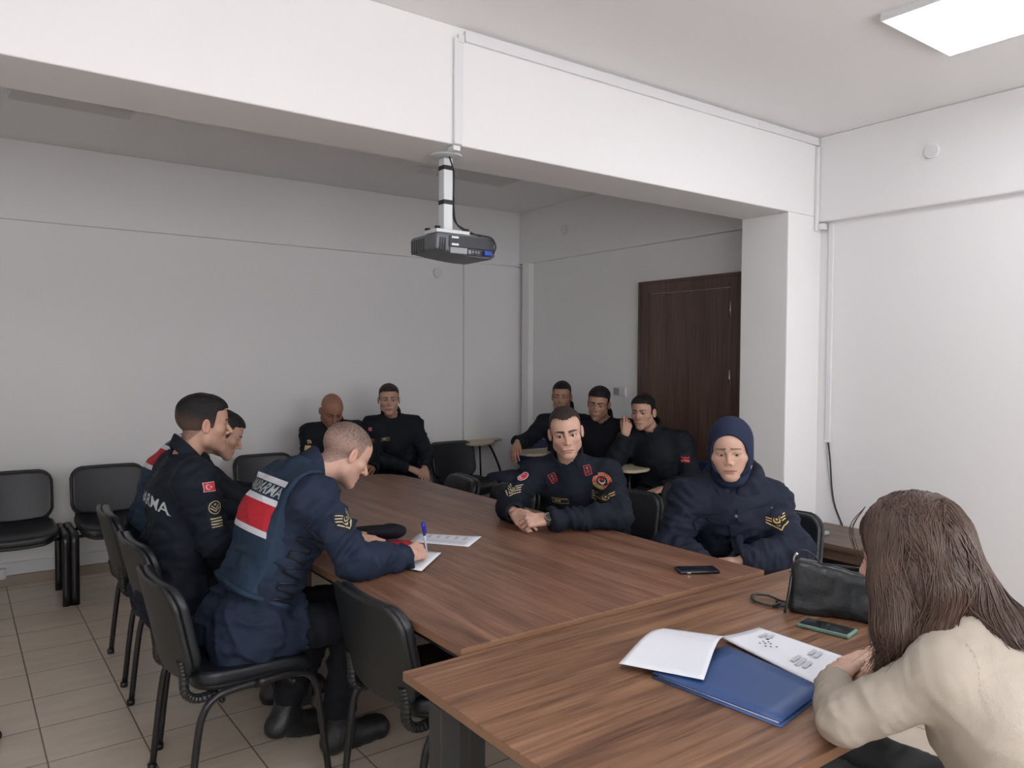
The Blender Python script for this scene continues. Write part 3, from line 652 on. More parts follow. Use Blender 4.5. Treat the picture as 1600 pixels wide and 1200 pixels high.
def build_head(o, neck_base):
    """returns body-mesh pieces (V,F,col) in world space plus the placement of the head"""
    R = frame(o['hf'], o.get('hu', (0, 0, 1))); O = np.array(o['hc'], float); S = o.get('hs', 1.0) * 1.02
    loc = lambda p: ((p - O) @ R) / S
    hp = head_prims(o)
    nb = ((np.array(neck_base) - O) @ R) / S
    hp2 = [hp[0]] + [('+', cone((0, -0.025, -0.055), nb + A(0, 0.0, 0.0), 0.054, 0.050), 0.02)] + hp[1:]
    f = combine(hp2)
    h = o.get('hh', 0.003)
    lo = np.minimum(A(-0.11, -0.125, -0.135), nb - 0.065); hi = np.maximum(A(0.11, 0.13, 0.135), nb + 0.065)
    V, F = surf(f, lo, hi, h); V = polish(f, V)
    sk = np.array(o['skin']); col = np.repeat(sk[None], len(V), 0)
    n1 = vnoise(V * 45, 3)[:, None] * 0.06 + vnoise(V * 14, 5)[:, None] * 0.06; col = col * (1 + n1)
    x, y, z = V.T
    # ruddier cheeks, nose and ears
    ruddy = sk * A(1.12, 0.82, 0.78)
    for s in (-1, 1):
        col = mixc(col, ruddy, 0.45 * np.exp(-(((x - s * 0.042) / 0.018) ** 2 + ((y - 0.07) / 0.025) ** 2 + ((z + 0.028) / 0.018) ** 2)))
        col = mixc(col, ruddy, 0.45 * np.exp(-(((x - s * 0.085) / 0.012) ** 2 + (y / 0.03) ** 2 + (z / 0.04) ** 2)))
    col = mixc(col, ruddy, 0.4 * np.exp(-((x / 0.014) ** 2 + ((y - 0.108) / 0.016) ** 2 + ((z + 0.03) / 0.014) ** 2)))
    lip = o.get('lip', sk * A(0.84, 0.64, 0.60))
    lm = (np.abs(x) < 0.028) & (y > 0.074); lz = 0.0088 * (1 - (x / 0.029) ** 2); col = mixc(col, lip, np.where(lm, 1 - smooth01(np.abs(z + 0.0715), np.maximum(lz - 0.002, 0), lz + 0.002), 0) * 0.8)
    col = mixc(col, sk * 0.3, np.where(lm, 1 - smooth01(np.abs(z + 0.0712), 0.0008, 0.0028), 0) * 0.75)
    hc_ = np.array(o.get('haircol', (0.012, 0.010, 0.010)))
    if o.get('stubble', 0.0):
        st = smooth01(-z, 0.045, 0.065) * smooth01(y, -0.01, 0.02) * (1 - smooth01(-z, 0.112, 0.125)); st = np.where(lm & (np.abs(z + 0.0715) < 0.011), 0, st)
        col = mixc(col, hc_ + sk * 0.25, st * o['stubble'])
    for s in (-1, 1):                               # brows
        bx_ = (x * s); t = np.clip((bx_ - 0.010) / 0.042, 0, 1); zb = 0.0195 + 0.006 * np.sin(t * PI * 0.62) - 0.004 * t + 0.0012 * (1 - t) + o.get('binner', 0.0) * (1 - t) ** 2 + o.get('brow', 0)
        th = 0.0056 * (1 - 0.55 * t) * o.get('bth', 1)
        m = (1 - smooth01(np.abs(z - zb), th * 0.6, th * 1.2)) * smooth01(bx_, 0.006, 0.012) * (1 - smooth01(bx_, 0.048, 0.056)) * (y > 0.04)
        col = mixc(col, o.get('browcol', hc_), m * o.get('bs', 0.85))
        # lash line around the eye opening
        lx = bx_ - 0.031; e = np.sqrt((lx / 0.0170) ** 2 + ((z - 0.001) / (0.0042 + 0.0052 * o.get('open', 1.0))) ** 2)
        col = mixc(col, sk * 0.42, np.where(y > 0.05, np.exp(-((e - 0.95) / 0.35) ** 2), 0) * np.where(z > 0.0, 0.85, 0.30))
    if 'scalp' in o:                                # cropped hair that shows as colour on the scalp
        g = smooth01(facecut(V, o.get('hl', 0.0), o.get('rec', 1.0)), -0.004, 0.007) * o['scalp']; g = g * np.where((np.abs(x) > 0.079) & (z < 0.03) & (z > -0.045) & (np.abs(y) < 0.03), 0, 1)
        nn = 0.85 + 0.3 * vnoise(V * 320, 9)
        col = mixc(col, hc_ * 1.0, np.clip(g * nn * (0.72 + 0.28 * smooth01(z, 0.02, 0.08)), 0, 1))
    pieces = [(V @ R.T * S + O, F, col)]
    gz = nrm(np.array(o.get('gaze', (0, 1, 0)), float))
    for s in (-1, 1):
        v, fq, c = ballmesh(A(s * 0.031, 0.0755, 0.001), 0.0128, gz, o.get('iris', (0.04, 0.022, 0.012)), 14); pieces.append((v @ R.T * S + O, fq, c))
    # closed lower neck end lies in the collar
    return pieces, (R, O, S, f)
def hair_short(o, hd, parent, hh):
    R, O, S, f = hd; w = o.get('w', 1.0); t = o.get('thick', 0.008); top = o.get('top', 0.010)
    cr0 = combine([('+', ell((0, -0.012, 0.036), (0.076 * w, 0.097, 0.084)), 0), ('+', ell((0, 0.035, 0.035), (0.062 * w, 0.055, 0.056)), 0.03), ('+', ell((0, 0.03, -0.03), (0.058 * w, 0.062, 0.080)), 0.03)])
    sdt = o.get('sides', 0.0028); cr = lambda p: cr0(p) - (sdt + (top - sdt) * smooth01(p[:, 2], 0.035, 0.095) + 0.004 * smooth01(p[:, 2], 0.05, 0.09) * smooth01(p[:, 1], 0.0, 0.06))
    hl = o.get('hl', 0.0); rc = o.get('rec', 1.0)
    def g(p):
        d = cr(p) + 0.0014 * vnoise(p * A(160, 60, 160), 2) * smooth01(p[:, 2], 0.03, 0.08)
        d = smax(d, -facecut(p, hl, rc), 0.003)
        for s in (-1, 1): d = smax(d, -ell((s * 0.086 * w, -0.001, -0.012), (0.022, 0.020, 0.033))(p), 0.004)
        return d
    V, F = surf(g, (-0.12, -0.14, -0.12), (0.12, 0.13, 0.16), hh); V = polish(g, V)
    c = np.array(o.get('haircol', (0.012, 0.010, 0.010))); col = np.repeat(c[None], len(V), 0) * (1 + 0.35 * vnoise(V * A(260, 90, 260), 6)[:, None])
    if 'fade' in o:                                 # clipped sides let the skin through
        k = (1 - smooth01(V[:, 2] + 0.25 * np.minimum(V[:, 1], 0), -0.03, 0.045)) * o['fade']; col = mixc(col, np.array(o['skin']) * 0.55, np.clip(k, 0, 1))
    return mesh_of('hair', V @ R.T * S + O, F, HAIRM, parent, col)
def hand_prims(W, d, n, right, curl=(0.35, 0.45, 0.3), sc_=1.0, thumb=(0.5, 0.0), spread=0.06, curls=None):
    d = nrm(d); n = nrm(np.array(n, float) - d * (np.array(n, float) @ d)); s = np.cross(d, n) * (-1 if right else 1); W = np.array(W, float)
    P = []; k = sc_
    P.append(('+', cone(W - d * 0.03 * k, W + d * 0.012 * k, 0.026 * k, 0.027 * k, n, 0.78), 0))
    offs = [0.030, 0.010, -0.010, -0.028]; kn = [0.088, 0.092, 0.086, 0.078]; ln = [(0.040, 0.025, 0.020), (0.044, 0.028, 0.021), (0.041, 0.026, 0.020), (0.032, 0.020, 0.018)]
    for i in range(4):
        a = W + d * 0.012 * k + s * offs[i] * 0.55 * k; b = W + (d * kn[i] + s * offs[i]) * k - n * 0.003 * abs(i - 1) * k
        P.append(('+', cone(a, b, 0.016 * k, 0.0118 * k), 0.010 * k))
    for i in range(4):
        p = W + (d * kn[i] + s * offs[i]) * k - n * 0.003 * abs(i - 1) * k
        cu = curls[i] if curls else curl; ang = 0; dd = nrm(d + s * (spread * (1.2 - i * 0.9))); first = True
        rr = 0.0092 if i < 3 else 0.0080
        for q in range(3):
            ang += cu[q]; v = dd * math.cos(ang) - n * math.sin(ang); e = p + v * ln[i][q] * k
            P.append(('+', cone(p, e, (rr - 0.0007 * q) * k, (rr - 0.0007 * (q + 1)) * k), 0.004 * k if q == 0 else 0.0015)); p = e
    b0 = W + (d * 0.020 + s * 0.022) * k - n * 0.006 * k; a1, dn = thumb
    t1 = b0 + nrm(d * math.cos(a1) + s * math.sin(a1) - n * dn) * 0.042 * k
    t2 = t1 + nrm(d * math.cos(a1 * 0.55) + s * math.sin(a1 * 0.55) - n * (dn + 0.15)) * 0.032 * k
    t3 = t2 + nrm(d * math.cos(a1 * 0.2) + s * math.sin(a1 * 0.2) - n * (dn + 0.25)) * 0.026 * k
    P += [('+', cone(b0, t1, 0.0165 * k, 0.0125 * k), 0.012 * k), ('+', cone(t1, t2, 0.0118 * k, 0.0102 * k), 0.003), ('+', cone(t2, t3, 0.0102 * k, 0.0085 * k), 0.001)]
    return P
def build_hand(W, d, n, right, sk, h=0.003, **kw):
    P = hand_prims(W, d, n, right, **kw); f = combine(P); W = np.array(W, float)
    V, F = surf(f, W - 0.21, W + 0.21, h); V = polish(f, V)
    col = np.repeat(np.array(sk)[None], len(V), 0) * (1 + 0.08 * vnoise(V * 60, 4)[:, None]); col = mixc(col, np.array(sk) * A(1.1, 0.78, 0.72), 0.35 * smooth01(np.linalg.norm(V - W, axis=1), 0.07, 0.17))
    return V, F, col
def wrinkle(V, N, bones, amp, seed=0, base=None):
    tot = np.zeros(len(V)); ws = np.zeros(len(V)) + 1e-4
    for i, (a, b, r, am) in enumerate(bones):
        a = np.array(a, float); b = np.array(b, float); ax = nrm(b - a); L_ = np.linalg.norm(b - a); q = V - a; t = q @ ax
        tc = np.clip(t, 0, L_); dist = np.linalg.norm(q - tc[:, None] * ax, axis=1); w_ = np.exp(-((dist - r) / 0.05) ** 2) * np.exp(-np.clip(np.abs(t - tc), 0, 1) / 0.04)
        e1 = nrm(np.cross(ax, (0.3, 0.9, 0.2))); e2 = np.cross(ax, e1)
        c = np.stack([t * 26 + (q @ e1) * 9, (q @ e1) * 8, (q @ e2) * 8], 1); c2 = np.stack([t * 48 - (q @ e2) * 18, (q @ e1) * 15, (q @ e2) * 15], 1)
        c0 = np.stack([t * 13 - (q @ e1) * 7 + (q @ e2) * 4, (q @ e1) * 6, (q @ e2) * 6], 1)
        rg = lambda v_: (1 - np.abs(v_) * 2.4)
        r0 = rg(vnoise(c0, seed + i + 40)); nz = 1.1 * r0 * np.abs(r0) + 0.9 * rg(vnoise(c, seed + i)) + 0.45 * rg(vnoise(c2, seed + i + 20))
        tot += w_ * nz * am; ws += w_
    return V + N * (amp * tot / ws)[:, None]
def merge(pieces):
    V = []; F = []; C = []; n = 0
    for v, f, c in pieces: V.append(v); F.append(f + n); C.append(c); n += len(v)
    return np.concatenate(V), np.concatenate(F), np.concatenate(C)
def vnormals(V, F):
    n = np.cross(V[F[:, 2]] - V[F[:, 0]], V[F[:, 3]] - V[F[:, 1]]); N = np.zeros_like(V)
    for k in range(4): np.add.at(N, F[:, k], n)
    return N / (np.linalg.norm(N, axis=1)[:, None] + 1e-12)
class Bod: pass
def person(label, o, group=None):
    """o: joints in metres. front = where the chest faces"""
    B = Bod(); pel = A(*o['pel']); neck = A(*o['neck']); fr = nrm(A(*o['front'])); up = nrm(neck - pel)
    root = thing('person', label, 'person', (float(pel[0]), float(pel[1]), 0.0), 0, group); B.root = root; B.o = o
    sw = o.get('sw', 0.185); side = nrm(np.cross(up, fr))           # towards the person's left
    fr2 = np.cross(side, up); B.up, B.fr, B.side, B.pel, B.neck = up, fr2, side, pel, neck
    sh = o.get('sh') or (neck - up * 0.065 + side * sw + fr2 * 0.015, neck - up * 0.065 - side * sw + fr2 * 0.015); sh = [np.array(s, float) for s in sh]
    el = [A(*e) for e in o['el']]; wr = [A(*e) for e in o['wr']]
    fh = A(*o.get('legdir', o['front'])); fh[2] = 0; fh = nrm(fh); ls = np.cross((0, 0, 1), fh)
    hip = [pel + ls * 0.085 - A(0, 0, 0.01), pel - ls * 0.085 - A(0, 0, 0.01)]
    kn = [A(*k) for k in o['kn']] if 'kn' in o else [hip[0] + fh * 0.42 + ls * 0.03 - A(0, 0, 0.03), hip[1] + fh * 0.42 - ls * 0.03 - A(0, 0, 0.03)]
    an = [A(*k) for k in o['an']] if 'an' in o else [k + fh * 0.02 + A(0, 0, 0.095 - k[2]) for k in kn]
    toe = [nrm(A(*v)) for v in o['toe']] if 'toe' in o else [fh, fh]
    # bpy objects are parented to the root: keep world coordinates by shifting
    root_off = A(pel[0], pel[1], 0)
    bld = o.get('build', 1.0); arm = o.get('arm', 1.0)
    # ---- skin body: head, neck, hands and a slim torso with limbs
    pieces, B.head = build_head(o, neck)
    cp = []
    ch = pel + (neck - pel) * 0.66
    for s in (0.05, -0.05): cp.append(('+', cone(pel + side * s, ch + side * s * 1.2, 0.055 * bld, 0.06 * bld), 0.03))
    cp.append(('+', cone(sh[0], sh[1], 0.05, 0.05), 0.04)); cp.append(('+', cone(ch, neck - up * 0.03, 0.06, 0.045), 0.03))
    for i in (0, 1):
        cp += [('+', cone(sh[i], el[i], 0.045, 0.037), 0.02), ('+', cone(el[i], wr[i], 0.037, 0.026), 0.01), ('+', cone(hip[i], kn[i], 0.075, 0.05), 0.03), ('+', cone(kn[i], an[i], 0.045, 0.035), 0.01)]
    f = combine(cp); allp = np.array([pel, neck, ch] + sh + el + wr + hip + kn + an)
    V, F = surf(f, allp.min(0) - 0.13, allp.max(0) + 0.13, 0.016); pieces.append((V, F, np.repeat(A(*o['skin'])[None], len(V), 0)))
    for i in (0, 1):
        hd = o['hands'][i]
        if hd is not None:
            hd = dict(hd); pieces.append(build_hand(wr[i] + nrm(A(*hd['d'])) * o.get('hoff', 0.02), hd.pop('d'), hd.pop('n'), i == 1, o.get('hskin', o['skin']), h=o.get('hh', 0.003), **hd))
    V, F, C = merge(pieces)
    mesh_of('body', V - root_off, F, SKINM, root, C); B.off = root_off
    if o.get('hairstyle', 'short') == 'short':
        h_ = hair_short(o, B.head, root, o.get('hh', 0.003)); h_.data.transform(Matrix.Translation(-Vector(root_off)))
    # ---- jacket
    P = []; hem = o.get('hem', 0.10); tf = o.get('tf', 0.82)
    for s in (0.065, -0.065):
        P.append(('+', cone(pel + side * s * bld - up * hem * 0.3, pel + up * 0.16 + side * s * bld + fr2 * 0.01, 0.118 * bld, 0.112 * bld, fr2, tf), 0.03))
        P.append(('+', cone(pel + up * 0.16 + side * s * bld + fr2 * 0.01, ch + side * s * 1.15, 0.112 * bld, 0.112 * bld, fr2, tf), 0.03))
    sd = [s - fr2 * 0.0 for s in sh]
    for s in sd: P.append(('+', cone(ch + (s - ch) * 0.35, s - up * 0.02 - (s - neck) * 0.06, 0.108 * bld, 0.074 * arm, fr2, 0.9), 0.06)); P.append(('+', cone(s - (s - neck) * 0.05 + up * 0.004, neck + (s - neck) * 0.25 + up * 0.0, 0.060 * arm, 0.055), 0.05))
    P.append(('+', ell(ch + fr2 * 0.025 - up * 0.01, (0.13 * bld, 0.13 * bld, 0.15)), 0.07))
    P.append(('+', cone(neck - up * 0.05, neck - up * 0.0, 0.085, 0.06), 0.03))
    B.torso = list(P)
    r1, r2, r3 = o.get('ar', (0.066, 0.058, 0.045))
    for i in (0, 1):
        P.append(('+', cone(sh[i] - up * 0.005, el[i], r1 * arm, r2 * arm), 0.045))
        ax = nrm(wr[i] - el[i]); g = combine([('+', cone(el[i], wr[i] + ax * 0.03, r2 * arm, r3 * arm), 0), ('&', plane(wr[i] + ax * 0.004, ax), 0.004), ('-', cone(wr[i] - ax * 0.012, wr[i] + ax * 0.05, 0.031, 0.034), 0.002)])
        P.append(('+', g, 0.012))
    if o.get('skirt', 0.0):
        for i in (0, 1): P.append(('+', cone(hip[i] - A(0, 0, 0.01), hip[i] + (kn[i] - hip[i]) * o['skirt'], 0.115 * bld, 0.105), 0.05))
        P.append(('-', cone(hip[0] + (kn[0] - hip[0]) * (o['skirt'] + 0.12), kn[0] + (kn[0] - hip[0]) * 0.4, 0.098, 0.098), 0.005)); P.append(('-', cone(hip[1] + (kn[1] - hip[1]) * (o['skirt'] + 0.12), kn[1] + (kn[1] - hip[1]) * 0.4, 0.098, 0.098), 0.005))
    P += o.get('extra', [])
    P.append(('-', cone(neck - up * 0.005, neck + up * 0.14 + (A(*o['hc']) - neck) * 0.2, o.get('nh', 0.058), 0.070), 0.004))
    f = combine(P); B.fj = f
    pts = np.array([pel, neck, ch] + sh + el + wr + hip + [hip[i] + (kn[i] - hip[i]) * o.get('skirt', 0) for i in (0, 1)])
    h = o.get('h', 0.011)
    V, F = surf(f, pts.min(0) - 0.20 * max(1, bld), pts.max(0) + 0.20 * max(1, bld), h); V = polish(f, V)
    N = vnormals(V, F)
    bones = [(pel - up * 0.1, ch, 0.13, 0.9), (ch, neck, 0.14, 0.35)]
    for i in (0, 1): bones += [(sh[i], el[i], 0.06, 1.0), (el[i], wr[i], 0.05, 1.0)]
    V = wrinkle(V, N, bones, 1.45 * o.get('wamp', 0.0042), o.get('seed', 0))
    B.jacket = mesh_of(o.get('topname', 'jacket'), V - root_off, F, o.get('jm', NAVY), root)
    B.bvh = BVHTree.FromPolygons([tuple(v) for v in V], [tuple(int(i) for i in q) for q in F])
    # ---- collar
    if o.get('collar', 0.045):
        ca = nrm(A(*o['hc']) - A(*o.get('cbase', neck)) + fr2 * 0.02 * 0); cs = nrm(np.cross(ca, fr2)); cf = np.cross(cs, ca) * -1; cf = cf if cf @ fr2 > 0 else -cf
        hC = o.get('collar', 0.045) + 0.012; c0 = neck - ca * 0.004; slit = o.get('slit', 0.35); cr_ = o.get('cr', 0.070)
        def fc(p):
            q = p - c0; z = q @ ca + 0.25 * (q @ cf) * 0; x = q @ cs; y = q @ cf + 0.002
            zz = z + 0.35 * y; rad = np.sqrt(x * x + y * y); Rr = cr_ + 0.10 * np.clip(z, 0, 0.1)
            d = np.abs(rad - Rr) - 0.0065; d = smax(d, np.abs(zz - hC / 2) - hC / 2, 0.006)
            ang = np.arctan2(np.abs(x), y); return smax(d, (slit * (0.3 + 0.9 * np.clip(zz / hC, 0, 1)) - ang) * rad, 0.006) * 0.85
        V, F = surf(fc, c0 - 0.13, c0 + 0.13, 0.0055); V = polish(fc, V)
        mesh_of('collar', V - root_off, F, o.get('cm', o.get('jm', NAVY)), root)
    # ---- trousers
    P = [('+', cone(hip[0], hip[1], 0.105, 0.105), 0)]
    for i in (0, 1):
        P += [('+', cone(hip[i], kn[i], 0.092, 0.070), 0.03), ('+', cone(kn[i], an[i] + A(0, 0, 0.06), 0.066, 0.056), 0.02)]
    for i in (0, 1): P.append(('&', plane(an[i] + A(0, 0, 0.02), (0, 0, -1)), 0.004)) if i == 0 and not o.get('noclip') else None
    P = [p for p in P if p]
    f = combine(P); pts = np.array(hip + kn + an); V, F = surf(f, pts.min(0) - 0.14, pts.max(0) + 0.14, o.get('ht', 0.014)); V = polish(f, V)
    V = wrinkle(V, vnormals(V, F), [(hip[i], kn[i], 0.08, 1.0) for i in (0, 1)] + [(kn[i], an[i], 0.06, 1.3) for i in (0, 1)], 0.006, 7)
    mesh_of('trousers', V - root_off, F, o.get('tm', TROUS), root)
    for i in (0, 1):
        a = an[i]; t = toe[i].copy(); t[2] = 0; t = nrm(t); g0 = A(a[0], a[1], a[2] - 0.095)
        tilt = o.get('heel', (0, 0))[i]; tv = nrm(t * math.cos(tilt) - A(0, 0, math.sin(tilt))); uv = np.cross(np.cross(tv, (0, 0, 1)), tv); uv = nrm(uv)
        g0 = a - uv * 0.095
        Q = [('+', cone(a + A(0, 0, 0.07), a, 0.050, 0.050), 0), ('+', cone(g0 - tv * 0.03 + uv * 0.05, g0 + tv * 0.13 + uv * 0.048, 0.049, 0.047), 0.04), ('+', ell(g0 + tv * 0.165 + uv * 0.036, (0.05, 0.05, 0.036)), 0.03), ('+', cone(g0 - tv * 0.045 + uv * 0.04, g0 + tv * 0.17 + uv * 0.03, 0.038, 0.046), 0.02),
             ('&', plane(g0 + uv * 0.002, -uv), 0.003)]
        fb = combine(Q); V, F = surf(fb, g0 - 0.26, g0 + 0.30, 0.009); V = polish(fb, V); V = wrinkle(V, vnormals(V, F), [(a, g0 + tv * 0.15 + uv * 0.04, 0.045, 1)], 0.003, 3)
        V[:, 2] = np.maximum(V[:, 2], 0.0005)
        mesh_of('boot', V - root_off, F, BOOT, root)
    B.sh, B.el, B.wr, B.ch = sh, el, wr, ch; B.hip, B.kn, B.an = hip, kn, an
    return B

# ------------------------------------------------------------ flat badges and lettering laid onto cloth
class Dec:
    def __init__(s): s.v = []; s.f = []; s.m = []; s.l = []; s.mats = []
    def mi(s, m):
        if m not in s.mats: s.mats.append(m)
        return s.mats.index(m)
    def add(s, vs, fs, m, layer=0):
        b = len(s.v); s.v += [tuple(v) for v in vs]; s.l += [layer] * len(vs); s.f += [tuple(i + b for i in f) for f in fs]; s.m += [s.mi(m)] * len(fs); return s
    def rect(s, cx, cy, w, h, m, layer=0, step=0.008, rot=0.0):
        nx = max(1, int(w / step)); ny = max(1, int(h / step)); c, d = math.cos(rot), math.sin(rot)
        vs = []
        for j in range(ny + 1):
            for i in range(nx + 1):
                x = -w / 2 + w * i / nx; y = -h / 2 + h * j / ny; vs.append((cx + x * c - y * d, cy + x * d + y * c))
        return s.add(vs, [(j * (nx + 1) + i, j * (nx + 1) + i + 1, (j + 1) * (nx + 1) + i + 1, (j + 1) * (nx + 1) + i) for j in range(ny) for i in range(nx)], m, layer)
    def ring(s, cx, cy, r0, r1, m, layer=0, n=28, a0=0.0, a1=2 * PI):
        vs = []
        for i in range(n + 1):
            a = a0 + (a1 - a0) * i / n
            for r in (r0, r1): vs.append((cx + r * math.cos(a), cy + r * math.sin(a)))
        return s.add(vs, [(2 * i, 2 * i + 1, 2 * i + 3, 2 * i + 2) for i in range(n)], m, layer)
    def crescent(s, cx, cy, r, m, layer=0, rot=0.0, n=22):
        vs = []
        for i in range(n + 1):
            a = 0.55 + (2 * PI - 1.1) * i / n; vs.append((r * math.cos(a), r * math.sin(a)))
            b = 0.70 + (2 * PI - 1.4) * i / n; vs.append((r * 0.22 + r * 0.78 * math.cos(b), r * 0.78 * math.sin(b)))
        c, d = math.cos(rot), math.sin(rot)
        return s.add([(cx + x * c - y * d, cy + x * d + y * c) for x, y in vs], [(2 * i, 2 * i + 1, 2 * i + 3, 2 * i + 2) for i in range(n)], m, layer)
    def star(s, cx, cy, r, m, layer=0, rot=0.0):
        vs = [(cx, cy)] + [(cx + (r if k % 2 == 0 else r * 0.4) * math.cos(rot + k * PI / 5), cy + (r if k % 2 == 0 else r * 0.4) * math.sin(rot + k * PI / 5)) for k in range(10)]
        return s.add(vs, [(0, 1 + k, 1 + (k + 1) % 10) for k in range(10)], m, layer)
    def line(s, pts, w, m, layer=0):
        vs = []; P = [A(*p) for p in pts]
        for i, p in enumerate(P):
            t = nrm(P[min(i + 1, len(P) - 1)] - P[max(i - 1, 0)]); nn = A(-t[1], t[0]); k = w / 2
            if 0 < i < len(P) - 1:
                t0 = nrm(P[i] - P[i - 1]); k = w / 2 / max(0.5, abs(nn @ A(-t0[1], t0[0])))
            vs += [tuple(p + nn * k), tuple(p - nn * k)]
        return s.add(vs, [(2 * i, 2 * i + 1, 2 * i + 3, 2 * i + 2) for i in range(len(P) - 1)], m, layer)
    def text(s, txt, cx, cy, h, m, layer=1, sx=1.0, rot=0.0, arc=0.0):
        cu = bpy.data.curves.new('lettering', 'FONT'); cu.body = txt; cu.align_x = 'CENTER'; cu.align_y = 'CENTER'; cu.size = h / 0.7; cu.offset = h * 0.015; cu.resolution_u = 3
        to = bpy.data.objects.new('lettering', cu); COL.objects.link(to); dg = bpy.context.evaluated_depsgraph_get(); me = to.evaluated_get(dg).to_mesh()
        c, d = math.cos(rot), math.sin(rot); vs = []
        for v in me.vertices:
            x, y = v.co.x * sx, v.co.y; y += arc * x * x; vs.append((cx + x * c - y * d, cy + x * d + y * c))
        fs = [tuple(p.vertices) for p in me.polygons]; to.evaluated_get(dg).to_mesh_clear(); bpy.data.objects.remove(to); bpy.data.curves.remove(cu)
        return s.add(vs, fs, m, layer)
    def put(s, name, bvh, O, u, v, parent, off, lift=0.003, reach=0.12):
        O = A(*O); u = nrm(u); v = nrm(np.array(v, float) - u * (np.array(v, float) @ u)); n = np.cross(u, v); out = []
        last = None
        bm = bmesh.new(); vs = [bm.verts.new((x, y, l)) for (x, y), l in zip(s.v, s.l)]
        for f, m in zip(s.f, s.m):
            try: bm.faces.new([vs[i] for i in f]).material_index = m
            except ValueError: pass
        bmesh.ops.triangulate(bm, faces=bm.faces)
        for _ in range(4):
            es = [e for e in bm.edges if e.calc_length() > 0.009]
            if not es: break
            bmesh.ops.subdivide_edges(bm, edges=es, cuts=1); bmesh.ops.triangulate(bm, faces=bm.faces)
        bm.verts.index_update(); pv = [tuple(v_.co) for v_ in bm.verts]; pf = [tuple(v_.index for v_ in f.verts) for f in bm.faces]; pm = [f.material_index for f in bm.faces]; bm.free()
        miss = set()
        for x, y, l in pv:
            p = O + u * x + v * y + n * reach; hit = bvh.ray_cast(Vector(p), Vector(-n), reach * 2)
            if hit[0] is None: miss.add(len(out)); q = (O + u * x + v * y) if last is None else (O + u * x + v * y + n * last)
            else: q = np.array(hit[0]); last = (q - O) @ n; q = q + np.array(hit[1]) * 0.0 + n * (lift + 0.0011 * l)
            out.append(q - off)
        kp = [i for i, f in enumerate(pf) if not (set(f) & miss)]; pf = [pf[i] for i in kp]; pm = [pm[i] for i in kp]
        me = bpy.data.meshes.new(name); me.from_pydata([tuple(q) for q in out], [], pf); me.update()
        for m in s.mats: me.materials.append(m)
        me.polygons.foreach_set('material_index', pm); o = bpy.data.objects.new(name, me); COL.objects.link(o); o.parent = parent; return o
def chevrons(m, w=0.06, n=4, back=DKP, bg=True):
    D = Dec()
    if bg: D.add([(-w / 2 - 0.006, w * 0.5), (-w / 2 - 0.006, -w * 0.25), (0, -w * 0.72), (w / 2 + 0.006, -w * 0.25), (w / 2 + 0.006, w * 0.5), (0, w * 0.12)], [(0, 1, 2, 5), (5, 2, 3, 4)], back, 0)
    for k in range(n):
        y = w * 0.36 - k * 0.0115
        D.line([(-w / 2, y), (-w * 0.22, y - w * 0.12), (0, y - w * 0.36)] if k < n - 1 else [(-w / 2, y), (-w * 0.2, y - w * 0.2), (0, y - w * 0.42)], 0.0042, m, 1)
        D.line([(w / 2, y), (w * 0.22, y - w * 0.12), (0, y - w * 0.36)][::1] if k < n - 1 else [(w / 2, y), (w * 0.2, y - w * 0.2), (0, y - w * 0.42)], 0.0042, m, 1)
    D.ring(0, w * 0.02, 0, w * 0.24, back, 2); D.crescent(0, w * 0.02, w * 0.17, m, 3, PI / 2); D.star(0, w * 0.06, w * 0.08, m, 3)
    return D
def flagdec(w=0.045, h=0.03):
    D = Dec(); D.rect(0, 0, w + 0.004, h + 0.004, WHT, 0); D.rect(0, 0, w, h, REDP, 1); D.crescent(-w * 0.12, 0, h * 0.32, WHT, 2); D.star(w * 0.14, 0, h * 0.15, WHT, 2, PI); return D

# ------------------------------------------------------------ the people
SK_L = (0.60, 0.37, 0.285); SK_M = (0.50, 0.295, 0.215); SK_D = (0.42, 0.235, 0.165); SK_B = (0.31, 0.155, 0.098)
flat = dict(curl=(0.25, 0.35, 0.25)); NEAR = dict(hh=0.0028)

# man writing, nearest on the left
wp = person('man writing with a blue pen, wearing a vest with white and red bands', dict(
    pel=(0.85, 2.84, 0.575), neck=(1.085, 2.84, 1.095), front=(1, 0, 0), hc=(1.262, 2.845, 1.172), hf=(0.86, 0.02, -0.50), hu=(0.5, 0.03, 0.86),
    sh=((1.055, 3.03, 1.035), (1.055, 2.65, 1.035)), el=((1.17, 3.13, 0.825), (1.165, 2.535, 0.822)), wr=((1.345, 2.995, 0.800), (1.385, 2.552, 0.803)),
    hands=(dict(d=(0.72, -0.68, -0.05), n=(0.1, 0.1, 1), curl=(0.2, 0.3, 0.2)), dict(d=(0.82, 0.50, 0.02), n=(0.30, -0.55, 0.78), curls=[(0.62, 0.75, 0.35), (0.72, 0.85, 0.45), (0.85, 0.95, 0.5), (0.95, 1.0, 0.5)], thumb=(0.30, 0.6))),
    kn=((1.25, 2.96, 0.54), (1.23, 2.74, 0.53)), an=((1.07, 2.98, 0.125), (1.22, 2.80, 0.097)), toe=((0.95, 0.25, 0), (0.98, 0.12, 0)), heel=(0.25, 0.0), ar=(0.066, 0.055, 0.038),
    build=1.12, arm=1.13, skirt=0.42, jm=NAVY, topname='parka', h=0.009, wamp=0.0075, seed=3, skin=SK_L, haircol=(0.070, 0.060, 0.057), hairstyle='none', scalp=0.95, hl=-0.004, open=0.5, bs=0.95,
    browcol=(0.022, 0.014, 0.010), bth=1.2, stubble=0.2, collar=0.055, slit=0.5, nose=1.45, **NEAR))
